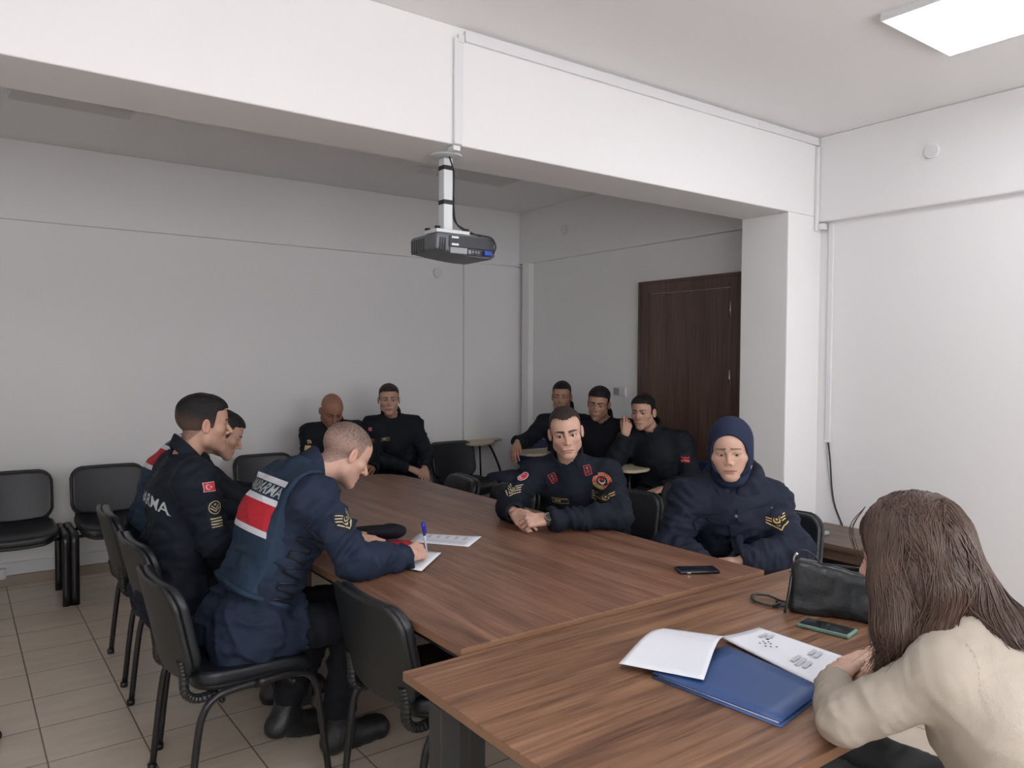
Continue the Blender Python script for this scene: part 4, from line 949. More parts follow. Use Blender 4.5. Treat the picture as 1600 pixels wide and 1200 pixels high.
# man upright with lettering on his back
mp_ = person('upright man in plain navy jacket with pale lettering across his back', dict(
    pel=(0.73, 3.48, 0.575), neck=(0.80, 3.48, 1.115), front=(1, 0.0, 0), hc=(0.880, 3.48, 1.262), hf=(0.99, -0.05, -0.06), hu=(0.05, 0, 1),
    sh=((0.81, 3.67, 1.05), (0.80, 3.29, 1.05)), el=((0.95, 3.74, 0.815), (0.86, 3.23, 0.80)), wr=((1.18, 3.62, 0.805), (1.115, 3.30, 0.808)),
    hands=(dict(d=(1, -0.3, -0.05), n=(0, 0, 1), **flat), dict(d=(1, 0.3, -0.1), n=(0, 0, 1), **flat)),
    build=1.1, arm=1.08, skirt=0.22, jm=NAVYO, h=0.010, wamp=0.007, seed=11, skin=SK_M, haircol=(0.012, 0.010, 0.012), fade=0.35, scalp=0.8, open=0.7, nose=1.3, stubble=0.15, collar=0.045, hs=1.02, **NEAR))
m11 = person('man leaning forward in red and white banded vest, half hidden behind the upright man', dict(
    pel=(0.76, 4.18, 0.575), neck=(0.975, 4.18, 1.075), front=(1, 0, 0), hc=(1.150, 4.175, 1.145), hf=(0.90, -0.18, -0.42), hu=(0.45, 0, 0.9),
    el=((1.12, 4.44, 0.815), (1.16, 3.95, 0.83)), wr=((1.36, 4.28, 0.805), (1.42, 3.98, 0.806)), hands=(dict(d=(1, -0.5, -0.05), n=(0, 0, 1), **flat), dict(d=(1, 0.3, -0.05), n=(0, 0, 1), **flat)),
    build=1.08, arm=1.0, skirt=0.3, jm=NAVYD, h=0.012, seed=21, skin=SK_M, fade=0.3, scalp=0.5, open=0.4, hh=0.0032, nose=1.15, stubble=0.1))
off = person('officer facing the camera, hands joined on the table, wristwatch and gold sleeve badges', dict(
    pel=(2.82, 3.07, 0.575), neck=(2.525, 2.965, 1.045), front=(-0.72, -0.69, 0), legdir=(-1, -0.1, 0), hc=(2.457, 2.898, 1.190), hf=(-0.60, -0.80, -0.13), hu=(-0.105, 0.077, 1), hs=1.0, rec=1.10,
    sh=((2.685, 2.835, 0.965), (2.42, 3.10, 0.965)), el=((2.535, 2.585, 0.815), (2.235, 3.08, 0.815)), wr=((2.225, 2.725, 0.812), (2.175, 2.945, 0.812)),
    hands=(dict(d=(-0.80, 0.55, -0.03), n=(-0.25, -0.55, 0.8), curls=[(0.75, 0.9, 0.5), (0.85, 0.95, 0.6), (0.95, 1.0, 0.6), (1.0, 1.0, 0.6)], thumb=(0.4, 0.3)), dict(d=(-0.30, -0.95, -0.08), n=(-0.7, 0.1, 0.7), curls=[(0.35, 0.5, 0.3), (0.4, 0.55, 0.35), (0.45, 0.6, 0.4), (0.5, 0.6, 0.4)], thumb=(0.5, 0.2))),
    build=1.0, arm=0.98, jm=NAVYO, h=0.009, seed=31, wamp=0.0065, skin=SK_L, open=0.75, nose=1.15, haircol=(0.035, 0.024, 0.020), browcol=(0.02, 0.013, 0.01), bth=1.35, bs=0.95, scalp=0.45, top=0.007, hl=0.008, fade=0.5, jaw=1.0, w=0.98, gaze=(0.25, 1, 0.0), stubble=0.12,
    collar=0.045, slit=0.5, cr=0.070, skirt=0.0, **NEAR))
hij = person('woman in navy headscarf and thick navy parka seated at the right of the long table', dict(
    pel=(3.06, 2.27, 0.575), neck=(2.90, 2.235, 1.01), front=(-0.80, -0.60, 0), legdir=(-0.95, -0.25, 0), hc=(2.832, 2.190, 1.150), hf=(-0.83, -0.53, -0.17), hu=(-0.06, 0.03, 1), hs=1.03,
    sh=((3.03, 2.13, 0.905), (2.765, 2.365, 0.905)), el=((3.00, 1.965, 0.715), (2.665, 2.39, 0.70)), wr=((2.745, 2.075, 0.675), (2.63, 2.18, 0.665)), kn=((2.70, 2.06, 0.53), (2.70, 2.30, 0.53)),
    hands=(dict(d=(-0.6, 0.8, -0.3), n=(-0.3, -0.3, 1), **flat), dict(d=(-0.1, -1, -0.3), n=(-0.5, 0.2, 1), **flat)),
    build=1.17, arm=1.22, jm=NAVYM, topname='parka', h=0.009, seed=41, wamp=0.008, skin=(0.60, 0.38, 0.29), hairstyle='none', haircol=(0.03, 0.018, 0.012), browcol=(0.08, 0.045, 0.03), bs=0.85, bth=0.85, brow=0.001, binner=0.0055, open=0.36, fat=0.012, jaw=1.12, w=1.03, chub=1, ridge=0.7, nose=0.72, gaze=(-0.15, 1, -0.45),
    lip=A(0.42, 0.19, 0.15), collar=0.0, skirt=0.3, **NEAR))
r3 = person('young man resting his fist by his cheek, red shield patch on his sleeve', dict(
    pel=(4.22, 3.79, 0.575), neck=(4.09, 3.845, 1.03), front=(-0.85, -0.45, 0), legdir=(-1, -0.15, 0), hc=(4.010, 3.870, 1.175), hf=(-0.92, -0.38, -0.06), hu=(-0.06, 0, 1),
    sh=((4.19, 3.67, 0.965), (4.01, 4.01, 0.965)), el=((4.20, 3.56, 0.71), (3.835, 3.985, 0.825)), wr=((3.93, 3.60, 0.665), (3.875, 3.915, 1.005)),
    hands=(dict(d=(-1, 0.3, -0.2), n=(0, 0, 1), **flat), dict(d=(0.15, -0.12, 1), n=(-0.5, -0.8, 0.0), curls=[(0.5, 0.7, 0.4), (0.7, 0.8, 0.5), (0.85, 0.95, 0.6), (1.0, 1.0, 0.6)], thumb=(0.35, 0.5), sc_=0.92)),
    build=1.12, arm=1.12, jm=NAVYD, h=0.011, seed=51, skin=SK_M, haircol=(0.010, 0.009, 0.010), hh=0.0034, open=0.6, stubble=0.1, bth=1.2, skirt=0.3, collar=0.055, hoff=0.01))
r2 = person('young man in the middle of the door row, head tilted and eyes lowered', dict(
    pel=(4.18, 4.34, 0.575), neck=(4.07, 4.345, 1.065), front=(-0.9, -0.4, 0), legdir=(-1, -0.1, 0), hc=(3.995, 4.325, 1.215), hf=(-0.80, -0.58, -0.16), hu=(-0.05, -0.16, 1),
    el=((4.14, 4.06, 0.76), (3.98, 4.56, 0.77)), wr=((3.90, 4.12, 0.77), (3.80, 4.42, 0.73)), hands=(dict(d=(-1, 0.2, -0.1), n=(0, 0, 1), **flat), dict(d=(-1, -0.4, -0.1), n=(0, 0, 1), **flat)),
    build=1.08, arm=1.1, jm=NAVYD, h=0.012, seed=61, skin=SK_D, haircol=(0.009, 0.008, 0.009), hh=0.0036, open=0.25, stubble=0.15, bth=1.3, bs=1.0, skirt=0.3, collar=0.06, top=0.014))
r1 = person('man at the far end of the door row stretching one arm across the writing tablet', dict(
    pel=(4.22, 4.86, 0.575), neck=(4.115, 4.865, 1.09), front=(-0.88, -0.45, 0), legdir=(-1, -0.1, 0), hc=(4.045, 4.825, 1.245), hf=(-0.72, -0.69, -0.05), hu=(0.02, 0, 1),
    sh=((4.20, 4.68, 1.02), (4.02, 5.02, 1.01)), el=((4.16, 4.58, 0.79), (3.885, 5.09, 0.865)), wr=((3.90, 4.56, 0.76), (3.685, 4.955, 0.880)),
    hands=(dict(d=(-1, 0.3, -0.1), n=(0, 0, 1), **flat), dict(d=(-0.55, -0.45, -0.55), n=(-0.5, 0, 0.85), curl=(0.25, 0.45, 0.35))),
    build=1.05, arm=1.0, jm=NAVYD, h=0.012, seed=71, skin=SK_D, haircol=(0.010, 0.009, 0.010), hh=0.0036, open=0.5, stubble=0.2, bth=1.1, skirt=0.3, collar=0.07, w=0.94))
bald = person('bald man looking down by the back wall, gold patches on his sleeve', dict(
    pel=(2.46, 5.76, 0.575), neck=(2.44, 5.72, 1.025), front=(-0.15, -1, 0), hc=(2.380, 5.625, 1.145), hf=(-0.12, -0.85, -0.50), hu=(0, -0.3, 1), hs=1.04,
    sh=((2.635, 5.70, 0.965), (2.245, 5.73, 0.965)), el=((2.68, 5.55, 0.73), (2.19, 5.58, 0.73)), wr=((2.58, 5.33, 0.70), (2.36, 5.36, 0.70)), hands=(dict(d=(-0.5, -0.9, 0.35), n=(0.3, -0.3, 1), curl=(0.6, 0.7, 0.4)), dict(d=(0.7, -0.7, 0), n=(0, -0.3, 1), **flat)),
    build=1.12, arm=1.1, jm=NAVYD, h=0.012, seed=81, skin=SK_B, hh=0.0036, hairstyle='none', scalp=0.0, open=0.3, bs=0.8, haircol=(0.02, 0.012, 0.01), nose=1.25, fat=0.003, skirt=0.3, lip=A(0.16, 0.07, 0.05)))
m8 = person('man with side-parted hair by the back wall, hands clasped at the table end', dict(
    pel=(3.02, 5.77, 0.575), neck=(2.945, 5.71, 1.065), front=(-0.35, -1, 0), hc=(2.862, 5.60, 1.218), hf=(-0.42, -0.90, -0.02), hu=(0, 0, 1), hs=1.0,
    sh=((3.12, 5.64, 1.00), (2.77, 5.74, 1.00)), el=((3.17, 5.52, 0.75), (2.74, 5.58, 0.75)), wr=((3.065, 5.37, 0.675), (2.93, 5.40, 0.68)), hands=(dict(d=(-0.35, -0.8, -0.5), n=(0.25, -0.6, 0.75), **flat), dict(d=(0.55, -0.75, -0.3), n=(0, -0.4, 1), **flat)),
    build=1.06, arm=1.0, jm=NAVYD, h=0.012, seed=91, skin=(0.50, 0.30, 0.23), haircol=(0.03, 0.020, 0.016), hh=0.0036, open=0.45, top=0.011, skirt=0.0, slit=0.6, collar=0.05))
KNIT = mat('beige_knit', srgb(178, 168, 155), 0.88, bump=0.35, bscale=900, spec=0.15)
GREYT = fabric('grey_trousers', srgb(98, 100, 101))
fw = person('long-haired woman in beige knit sweater with her back to the camera', dict(
    pel=(1.69, 0.50, 0.575), neck=(1.660, 0.695, 1.005), front=(-0.25, 0.95, 0), legdir=(-0.15, 0.98, 0), kn=((1.61, 1.00, 0.56), (1.80, 1.02, 0.56)), an=((1.60, 0.98, 0.095), (1.82, 1.0, 0.095)), hc=(1.655, 0.805, 1.135), hf=(-0.12, 0.96, -0.24), hu=(0, 0.1, 1), hs=0.97, nh=0.048,
    sh=((1.555, 0.685, 0.945), (1.84, 0.67, 0.935)), el=((1.475, 0.850, 0.808), (1.99, 0.90, 0.80)), wr=((1.665, 0.985, 0.795), (1.90, 1.02, 0.790)),
    hands=(dict(d=(0.85, 0.35, 0.1), n=(-0.5, 0.2, 0.8), curl=(0.8, 0.9, 0.5), sc_=0.88), dict(d=(-0.9, 0.1, 0), n=(0, 0, 1), curl=(0.5, 0.6, 0.4), sc_=0.88)),
    build=0.88, arm=0.90, ar=(0.058, 0.056, 0.036), jm=KNIT, topname='sweater', h=0.007, seed=101, wamp=0.0035, skin=(0.62, 0.40, 0.31), hairstyle='none', collar=0.0, tm=GREYT, haircol=(0.03, 0.016, 0.01), tf=0.80, sw=0.16, **NEAR))

# headscarf and parka hood for the seated woman
def scarf(B):
    R, O, S, fh = B.head; off_ = B.off
    nb = (A(*B.o['neck']) - O) @ R / S
    def f(p):
        d = ell((0, -0.014, 0.036), (0.095, 0.116, 0.104))(p); d = smin(d, ell((0, 0.022, -0.03), (0.092, 0.088, 0.098))(p), 0.03)
        d = smin(d, cone((0, -0.02, -0.05), nb + A(0, 0.005, 0.0), 0.072, 0.088)(p), 0.03); d = smin(d, ell((0, 0.025, -0.125), (0.060, 0.052, 0.035))(p), 0.03)
        d = smin(d, ell((0.03, -0.095, -0.02), (0.055, 0.045, 0.06))(p), 0.03)
        d = d + 0.0022 * np.sin(p[:, 2] * 90 + p[:, 1] * 70 + 2 * vnoise(p * 25, 4)) * smooth01(-p[:, 2], -0.02, 0.08)
        d = smax(d, -ell((0, 0.112, -0.012), (0.086, 0.090, 0.100))(p), 0.006)
        return smax(d, -(fh(p) + 0.004), 0.002) if False else d
    V, F = surf(f, A(-0.13, -0.16, -0.25), A(0.13, 0.14, 0.16), 0.004); V = polish(f, V)
    mesh_of('headscarf', V @ R.T * S + O - off_, F, mat('scarf_navy', srgb(37, 45, 68), 0.8, bump=0.06, bscale=600, spec=0.2), B.root)
    n, up, fr, sd = B.neck, B.up, B.fr, B.side
    pts = []
    for a in np.linspace(-2.75, 2.75, 13):
        pts.append(n + up * 0.012 + (-fr * math.cos(a) * 0.100 + sd * math.sin(a) * 0.108) - up * 0.040 * max(0, -math.cos(a)))
    P = [('+', cone(pts[i], pts[i + 1], 0.027, 0.027), 0.015) for i in range(12)]
    P += [('+', cone(pts[i] - up * 0.03, pts[i + 1] - up * 0.03, 0.030, 0.030), 0.02) for i in range(12)]
    P.append(('+', ell(n - fr * 0.12 - up * 0.03, (0.09, 0.09, 0.05)), 0.04))
    f = combine(P); V, F = surf(f, n - 0.28, n + 0.28, 0.008); V = polish(f, V); V = wrinkle(V, vnormals(V, F), [(n - sd * 0.2, n + sd * 0.2, 0.1, 1)], 0.006, 5)
    mesh_of('hood', V - off_, F, NAVYM, B.root)
scarf(hij)

# long hair of the foreground woman: a body of hair with fine locks over it
def longhair(B):
    R, O, S, fh = B.head; off_ = B.off; W = lambda x, y, z: O + R @ A(x, y, z) * S
    sheets = [[W(-0.05, 0.005, 0.02), W(-0.078, 0.012, -0.05), A(1.548, 0.785, 1.00), A(1.556, 0.80, 0.925)],
              [W(-0.04, -0.05, 0.02), W(-0.065, -0.06, -0.06), A(1.590, 0.735, 1.01), A(1.585, 0.745, 0.965)],
              [W(0.0, -0.07, 0.02), W(0.0, -0.092, -0.07), A(1.675, 0.630, 1.005), A(1.76, 0.560, 0.925)],
              [W(0.05, -0.04, 0.02), W(0.07, -0.06, -0.06), A(1.745, 0.64, 1.0), A(1.86, 0.58, 0.90)],
              [W(0.06, 0.0, 0.02), W(0.082, 0.0, -0.06), A(1.77, 0.75, 1.0), A(1.80, 0.80, 0.90)]]
    P = [('+', ell((0, 0, 0), (1, 1, 1)), 0)]
    hd = ell((0, -0.014, 0.037), (0.089, 0.112, 0.098))
    rad = [0.050, 0.050, 0.040, 0.020]
    cs = []
    for sh in sheets:
        for i in range(3): cs.append(cone(sh[i], sh[i + 1], rad[i], rad[i + 1]))
    fc = ell((0.0, 0.10, -0.02), (0.062, 0.075, 0.085))
    def f(p):
        q = (p - O) @ R / S; d = hd(q) * S
        for c in cs: d = smin(d, c(p), 0.03)
        d = smax(d, -fc(q) * S, 0.01)
        g = q.copy(); g[:, 2] *= 0.12
        return d + 0.0030 * vnoise(g * 95, 3) + 0.0016 * vnoise(g * 230, 5)
    V, F = surf(f, A(1.42, 0.50, 0.86), A(1.95, 0.96, 1.30), 0.0045); V = polish(f, V)
    base = np.repeat(A(0.050, 0.028, 0.020)[None], len(V), 0)
    hf_ = mat('hair_long', (0.080, 0.045, 0.034, 1), 0.42, bump=0.5, bscale=120, spec=0.4, var=0.6, vscale=30)
    t = hf_.node_tree
    bvh = BVHTree.FromPolygons([tuple(v) for v in V], [tuple(int(i) for i in q) for q in F])
    hair = mesh_of('hair', V - off_, F, hf_, B.root)
    rng = np.random.RandomState(4); SV = []; SF = []; nv = 0
    lockm = mat('hair_locks', (0.118, 0.070, 0.052, 1), 0.38, spec=0.45, var=0.7, vscale=18)
    for k in range(1500):
        si = rng.choice(5, p=[0.27, 0.22, 0.24, 0.17, 0.10]); sh = sheets[si]
        part = W(0.012 + rng.normal(0, 0.01), rng.uniform(-0.10, 0.05), 0.13)
        q0 = (part - O) @ R / S
        j = rng.normal(0, 1, 3) * A(0.022, 0.022, 0.01)
        side = {0: (-1, 0.25), 1: (-0.9, -0.5), 2: (-0.05, -1), 3: (0.8, -0.6), 4: (1, 0.1)}[si]
        m1 = W(side[0] * 0.088 + rng.normal(0, 0.014), -0.012 + side[1] * 0.105 + rng.normal(0, 0.022), 0.055 + rng.normal(0, 0.012))
        m2 = sh[1] + (sh[1] - O) * 0.30 * A(1, 1, 0) + j * 0.8; m3 = sh[2] + j * 0.9 + A(-0.012, -0.012, 0) ; 
        dirn = sh[3] - sh[2]; m4 = sh[3] + dirn * rng.uniform(-0.15, 0.45) + rng.normal(0, 1, 3) * A(0.022, 0.022, 0.010)
        path = np.array(smoothpath([part, m1, m2, m3, m4], 7))
        out = []
        for i, p in enumerate(path):
            fi = i / (len(path) - 1)
            r_ = bvh.find_nearest(Vector(p))
            tgt = np.array(r_[0]) + np.array(r_[1]) * (0.0006 + 0.0025 * abs(math.sin(k * 1.7)))
            a = 1.0 if fi < 0.70 else max(0.0, 1 - (fi - 0.70) / 0.30)
            out.append(tgt * a + p * (1 - a))
        out = np.array(out)
        out[1:-1] = (out[:-2] + out[1:-1] * 2 + out[2:]) / 4
        wd = rng.uniform(0.0008, 0.0019)
        for i, p in enumerate(out):
            tdir = nrm(out[min(i + 1, len(out) - 1)] - out[max(i - 1, 0)]); nn = nrm(p - (O + A(0, 0, min(0, p[2] - O[2])))); sd = nrm(np.cross(tdir, nn)); ww = wd * (1 - 0.85 * (i / (len(out) - 1)) ** 3)
            SV += [p - sd * ww, p + nn * ww * 0.8, p + sd * ww]
        L_ = len(out)
        for i in range(L_ - 1):
            b = nv + i * 3
            SF += [(b, b + 1, b + 4, b + 3), (b + 1, b + 2, b + 5, b + 4), (b + 2, b, b + 3, b + 5)]
        nv += L_ * 3
    # a few loose wisps on the back and by the face
    for k in range(42):
        s0 = A(1.70, 0.64, 1.02) + rng.normal(0, 1, 3) * A(0.04, 0.02, 0.02); e = A(1.80 + rng.uniform(-0.06, 0.10), 0.60 + rng.uniform(-0.06, 0.05), 0.90 + rng.uniform(-0.04, 0.03))
        if k < 5: s0 = W(-0.035, 0.06, 0.115); e = W(-0.080, 0.075, 0.0) + rng.normal(0, 0.003, 3)
        mid = (s0 + e) / 2 + rng.normal(0, 1, 3) * (0.003 if k < 5 else 0.014) + (A(-0.022, 0.016, 0.014) if k < 5 else A(0, -0.02, 0.012))
        out = np.array(smoothpath([s0, mid, e], 8)); wd = 0.0008
        for i, p in enumerate(out):
            tdir = nrm(out[min(i + 1, len(out) - 1)] - out[max(i - 1, 0)]); sd = nrm(np.cross(tdir, (0.9, 0.3, 0.3))); ff = np.cross(sd, tdir)
            SV += [p - sd * wd, p + ff * wd, p + sd * wd]
        for i in range(len(out) - 1):
            b = nv + i * 3; SF += [(b, b + 1, b + 4, b + 3), (b + 1, b + 2, b + 5, b + 4), (b + 2, b, b + 3, b + 5)]
        nv += len(out) * 3
    o = mesh_of('locks', np.array(SV) - off_, np.array(SF), lockm, hair)
longhair(fw)

# ------------------------------------------------------------ vests, stripes, lettering and badges
def vest(B, front=True):
    f0 = combine([p for p in B.torso]); nk, up, fr, sd, pel = B.neck, B.up, B.fr, B.side, B.pel
    grow = 0.024
    def f(p):
        d = f0(p) - grow
        d = smax(d, -(0.27 - np.abs((p - pel) @ up - 0.38)), 0.004)
        a = (p - nk) @ sd; d = smax(d, np.abs(a) - 0.185, 0.006)
        d = smax(d, (p - (pel + fr * -0.012)) @ fr + 0.0 * a, 0.004)
        for i in (0, 1): d = smax(d, -cone(B.sh[i] - fr * 0.0 + (B.sh[i] - B.ch) * 0.12, B.el[i], 0.088, 0.09)(p), 0.006)
        return d
    V, F = surf(f, np.minimum(pel, nk) - 0.30, np.maximum(pel, nk) + 0.30, 0.0075); V = polish(f, V)
    V = wrinkle(V, vnormals(V, F), [(pel, nk, 0.14, 1)], 0.003, B.o.get('seed', 1))
    o = mesh_of('vest', V - B.off, F, VESTM, B.root)
    return o, BVHTree.FromPolygons([tuple(v) for v in V], [tuple(int(i) for i in q) for q in F])
for B, nm in ((wp, 'w'), (m11, 'm')):
    vo, vb = vest(B); wvb = vb if nm == 'w' else wvb; up, fr, sd = B.up, B.fr, B.side
    c = B.pel + up * (0.5 if nm == 'w' else 0.575) - fr * 0.16; u = -sd * -1
    # looking at the back: picture-right of the back is the wearer's right, u must give u x v = -fr
    u = np.cross(up, -fr); 
    Wd = 0.33
    def band(y, h, m, nm_): D = Dec(); D.rect(0, y, Wd, h, m, 0, 0.009); D.put(nm_, vb, c, u, up, vo, B.off)
    band(0.020, 0.022, WHT, 'stripe'); band(-0.055, 0.022, WHT, 'stripe'); band(-0.112, 0.092, RED, 'stripe'); band(-0.169, 0.022, WHT, 'stripe')
    D = Dec(); D.text('JANDARMA', 0, -0.018, 0.042, SILV, 0, 1.05); D.put('lettering', vb, c, u, up, vo, B.off)
# side lacing of the writing man's vest
up, fr, sd = wp.up, wp.fr, wp.side; cpts = []
for k in range(11):
    h_ = 0.14 + 0.028 * k
    for s in (0, 1):
        o_ = wp.pel + up * (h_ + 0.012 * s) + fr * ((-0.022, 0.055)[(s + k) % 2]) - sd * 0.3
        hit = wp.bvh.ray_cast(Vector(o_), Vector(sd), 0.5)
        if hit[0] is not None: cpts.append(np.array(hit[0]) - sd * 0.014 - wp.off)
tubeobj('side_lacing', [tuple(p) for p in cpts], 0.0042, BLKC, wp.root, 6)
pts = []
for a in np.linspace(-1.9, 1.9, 25):
    dr = -fr * math.cos(a) - sd * math.sin(a); o_ = wp.pel + up * 0.125 + dr * 0.45; hit = wvb.ray_cast(Vector(o_), Vector(-dr), 0.45); hit = hit if hit[0] is not None else wp.bvh.ray_cast(Vector(o_), Vector(-dr), 0.45)
    if hit[0] is not None: pts.append(tuple(np.array(hit[0]) + dr * 0.004 - wp.off))
tubeobj('vest_hem', pts, 0.011, VESTM, wp.root, 8)

def on(B, name, D, O, look, v=(0, 0, 1), parent=None, lift=0.0022):
    """lay a badge: O a point near the cloth, look = direction the badge faces"""
    n = nrm(A(*look)); vv = nrm(A(*v) - n * (A(*v) @ n)); u = np.cross(vv, n)
    return D.put(name, B.bvh, A(*O), u, vv, parent or B.jacket, B.off, lift)
def mid(a, b, t): return a + (b - a) * t
# writing man: sleeve rank
a = mid(wp.sh[1], wp.el[1], 0.34); on(wp, 'rank_badge', chevrons(LGOLD, 0.075), a, (0.35, -0.92, 0.2), (-0.25, 0, 1))
# upright man: flag, round gold unit badge with bars, lettering on the back
a = mid(mp_.sh[1], mp_.el[1], 0.10); on(mp_, 'flag_patch', flagdec(0.05, 0.034), a, (0.25, -0.95, 0.05), (0, 0, 1))
D = Dec(); D.rect(0, -0.012, 0.062, 0.115, DKP, 0); D.ring(0, 0.022, 0.024, 0.027, LGOLD, 1); D.line([(-0.02, 0.022), (0, 0.006), (0.02, 0.022)], 0.004, LGOLD, 1); D.line([(-0.016, 0.032), (0, 0.016), (0.016, 0.032)], 0.003, LGOLD, 1); D.star(0, 0.034, 0.007, LGOLD, 2)
for k in range(4): D.rect(0, -0.022 - 0.011 * k, 0.046, 0.005, LGOLD, 1)
a = mid(mp_.sh[1], mp_.el[1], 0.52); on(mp_, 'rank_badge', D, a, (0.25, -0.95, 0.05), (-0.05, 0, 1))
D = Dec(); D.text('JANDARMA', 0, 0.0, 0.046, SILV, 0, 1.05, 0.0, -0.9)
O = mp_.neck - mp_.up * 0.17 - mp_.fr * 0.14; n = -mp_.fr; on(mp_, 'lettering', D, O, n, mp_.up)
# belt buckle fittings of the upright man
b = obj('belt_fitting', (lambda q: (tube(q, [(-0.005, -0.172, 0.60), (-0.005, -0.186, 0.60)], 0.012, 10), q)[1])(bmesh.new()), CHROME, mp_.root, True)
# officer: badges
D = Dec(); D.ring(0, 0.0, 0, 0.040, REDP, 0); D.ring(0, 0, 0.0255, 0.0395, GOLD, 1, 28, -2.9, -0.25); D.ring(0, 0, 0.0395, 0.0415, GOLD, 2); D.ring(0, 0, 0.024, 0.0265, GOLD, 2); D.ring(0, 0, 0, 0.024, DKP, 1)
D.star(0, 0.008, 0.010, REDP, 2, 0.3); D.rect(0, -0.008, 0.026, 0.005, REDP, 2); D.crescent(-0.002, 0.0, 0.015, WHT, 3, 1.2); D.ring(0, -0.014, 0.003, 0.006, GOLD, 3)
for k in range(9): D.star(0.0325 * math.cos(0.35 + k * 0.3), 0.0325 * math.sin(0.35 + k * 0.3), 0.0035, WHT, 3)
a = mid(off.sh[0], off.el[0], 0.14); lk = (-0.55, -0.82, 0.12); on(off, 'unit_badge', D, a + A(-0.045, 0.02, 0.0), lk)
a = mid(off.sh[0], off.el[0], 0.50); on(off, 'rank_badge', chevrons(GOLD, 0.082), a + A(-0.045, 0.03, -0.012), lk)
a = mid(off.sh[1], off.el[1], 0.12); on(off, 'flag_patch', (lambda D: (D.ring(0, 0, 0, 0.022, REDP, 0), D.ring(0, 0, 0.019, 0.022, WHT, 1), D.crescent(-0.002, 0, 0.012, WHT, 1), D)[3])(Dec()), a, (-0.9, -0.35, 0.15))
a = mid(off.sh[1], off.el[1], 0.50); on(off, 'rank_badge', chevrons(LGOLD, 0.07, bg=False), a, (-0.9, -0.35, 0.15))
nt_ = off.neck - off.up * 0.15 + off.fr * 0.10 - off.side * 0.085
D = Dec(); D.rect(0, 0, 0.082, 0.024, DKP, 0); D.line([(-0.041, -0.012), (0.041, -0.012), (0.041, 0.012), (-0.041, 0.012), (-0.041, -0.012)], 0.0022, GOLD, 1)
for k in range(3): D.rect(-0.024 + 0.011 * k, 0, 0.007, 0.010, GOLD, 1)
on(off, 'name_tape', D, nt_, off.fr, off.up)
for s in (1, -1):
    D = Dec(); D.add([(-0.016, 0.024), (0.016, 0.024), (0.018, -0.018), (-0.012, -0.026)], [(0, 1, 2, 3)], DKP, 0); D.line([(-0.016, 0.024), (0.016, 0.024), (0.018, -0.018), (-0.012, -0.026), (-0.016, 0.024)], 0.0026, REDP, 1)
    D.star(0, 0.012, 0.005, LGOLD, 1); D.line([(-0.006, -0.014), (0.002, 0.004)], 0.003, REDP, 1); D.line([(0.004, -0.014), (0.006, 0.002)], 0.003, REDP, 1)
    on(off, 'collar_tab', D, off.neck - off.up * 0.040 + off.fr * 0.07 + off.side * s * 0.082, nrm(off.fr + off.side * s * 0.45 + off.up * 0.35), off.up + off.side * s * 0.3, None, 0.0125)
for s in (1, -1):                                   # turned-down collar leaves
    D = Dec(); D.add([(-0.045, 0.040), (0.035, 0.035), (0.048, -0.030), (-0.022, -0.048)] if s > 0 else [(0.045, 0.040), (0.022, -0.048), (-0.048, -0.030), (-0.035, 0.035)][::-1][::-1], [(0, 1, 2, 3)], NAVYO, 0)
    nn = nrm(off.fr + off.side * s * 0.45 + off.up * 0.35); vv = nrm(off.up + off.side * s * 0.3); vv = nrm(vv - nn * (vv @ nn)); u_ = np.cross(vv, nn)
    q = D.put('collar_leaf', off.bvh, off.neck - off.up * 0.036 + off.fr * 0.07 + off.side * s * 0.080, u_, vv, off.jacket, off.off, 0.0075)
    sm = q.modifiers.new('s', 'SOLIDIFY'); sm.thickness = 0.004; sm.offset = 1
for u0, v0, w_, h_, nm_ in ((0, -0.24, 0.035, 0.30, 'placket'), (-0.095, -0.215, 0.11, 0.035, 'pocket_flap'), (0.095, -0.215, 0.11, 0.035, 'pocket_flap')):
    D = Dec(); D.rect(0, 0, w_, h_, NAVYO, 0, 0.012); q = D.put(nm_, off.bvh, off.neck + off.up * v0 + off.fr * 0.12 + off.side * u0, off.side, off.up, off.jacket, off.off, 0.0025); sm = q.modifiers.new('s', 'SOLIDIFY'); sm.thickness = 0.004; sm.offset = 1
# woman's parka: rank, flaps and snaps
a = mid(hij.sh[0], hij.el[0], 0.40); on(hij, 'rank_badge', chevrons(GOLD, 0.085, bg=False), a + A(-0.035, 0.02, 0), (-0.5, -0.85, 0.15), (-0.15, -0.1, 1))
def flap(B, O, u, v, w, h, name, m):
    D = Dec(); D.rect(0, 0, w, h, m, 0, 0.012); o = D.put(name, B.bvh, O, u, v, B.jacket, B.off, 0.004); s = o.modifiers.new('s', 'SOLIDIFY'); s.thickness = 0.007; s.offset = 1; return o
SNAP = mat('snap_steel', srgb(92, 94, 100), 0.4, metal=0.5)
U = hij.side; n_ = hij.neck
flap(hij, n_ - hij.up * 0.115 + hij.fr * 0.12 + U * 0.10, nrm(U - hij.up * 0.12), hij.up, 0.19, 0.045, 'storm_flap', NAVYM)
flap(hij, n_ - hij.up * 0.125 + hij.fr * 0.12 - U * 0.115, nrm(U + hij.up * 0.12), hij.up, 0.15, 0.045, 'storm_flap', NAVYM)
flap(hij, n_ - hij.up * 0.22 + hij.fr * 0.14 - U * 0.01, U, nrm(hij.up), 0.05, 0.16, 'zip_placket', NAVYM)
for du, dv in ((0.155, 0.11), (-0.09, 0.22), (0.0, 0.10)):
    D = Dec(); D.ring(0, 0, 0, 0.006, SNAP, 0, 12); on(hij, 'snap', D, n_ - hij.up * dv + hij.fr * 0.12 + U * du, hij.fr, hij.up, None, 0.014)
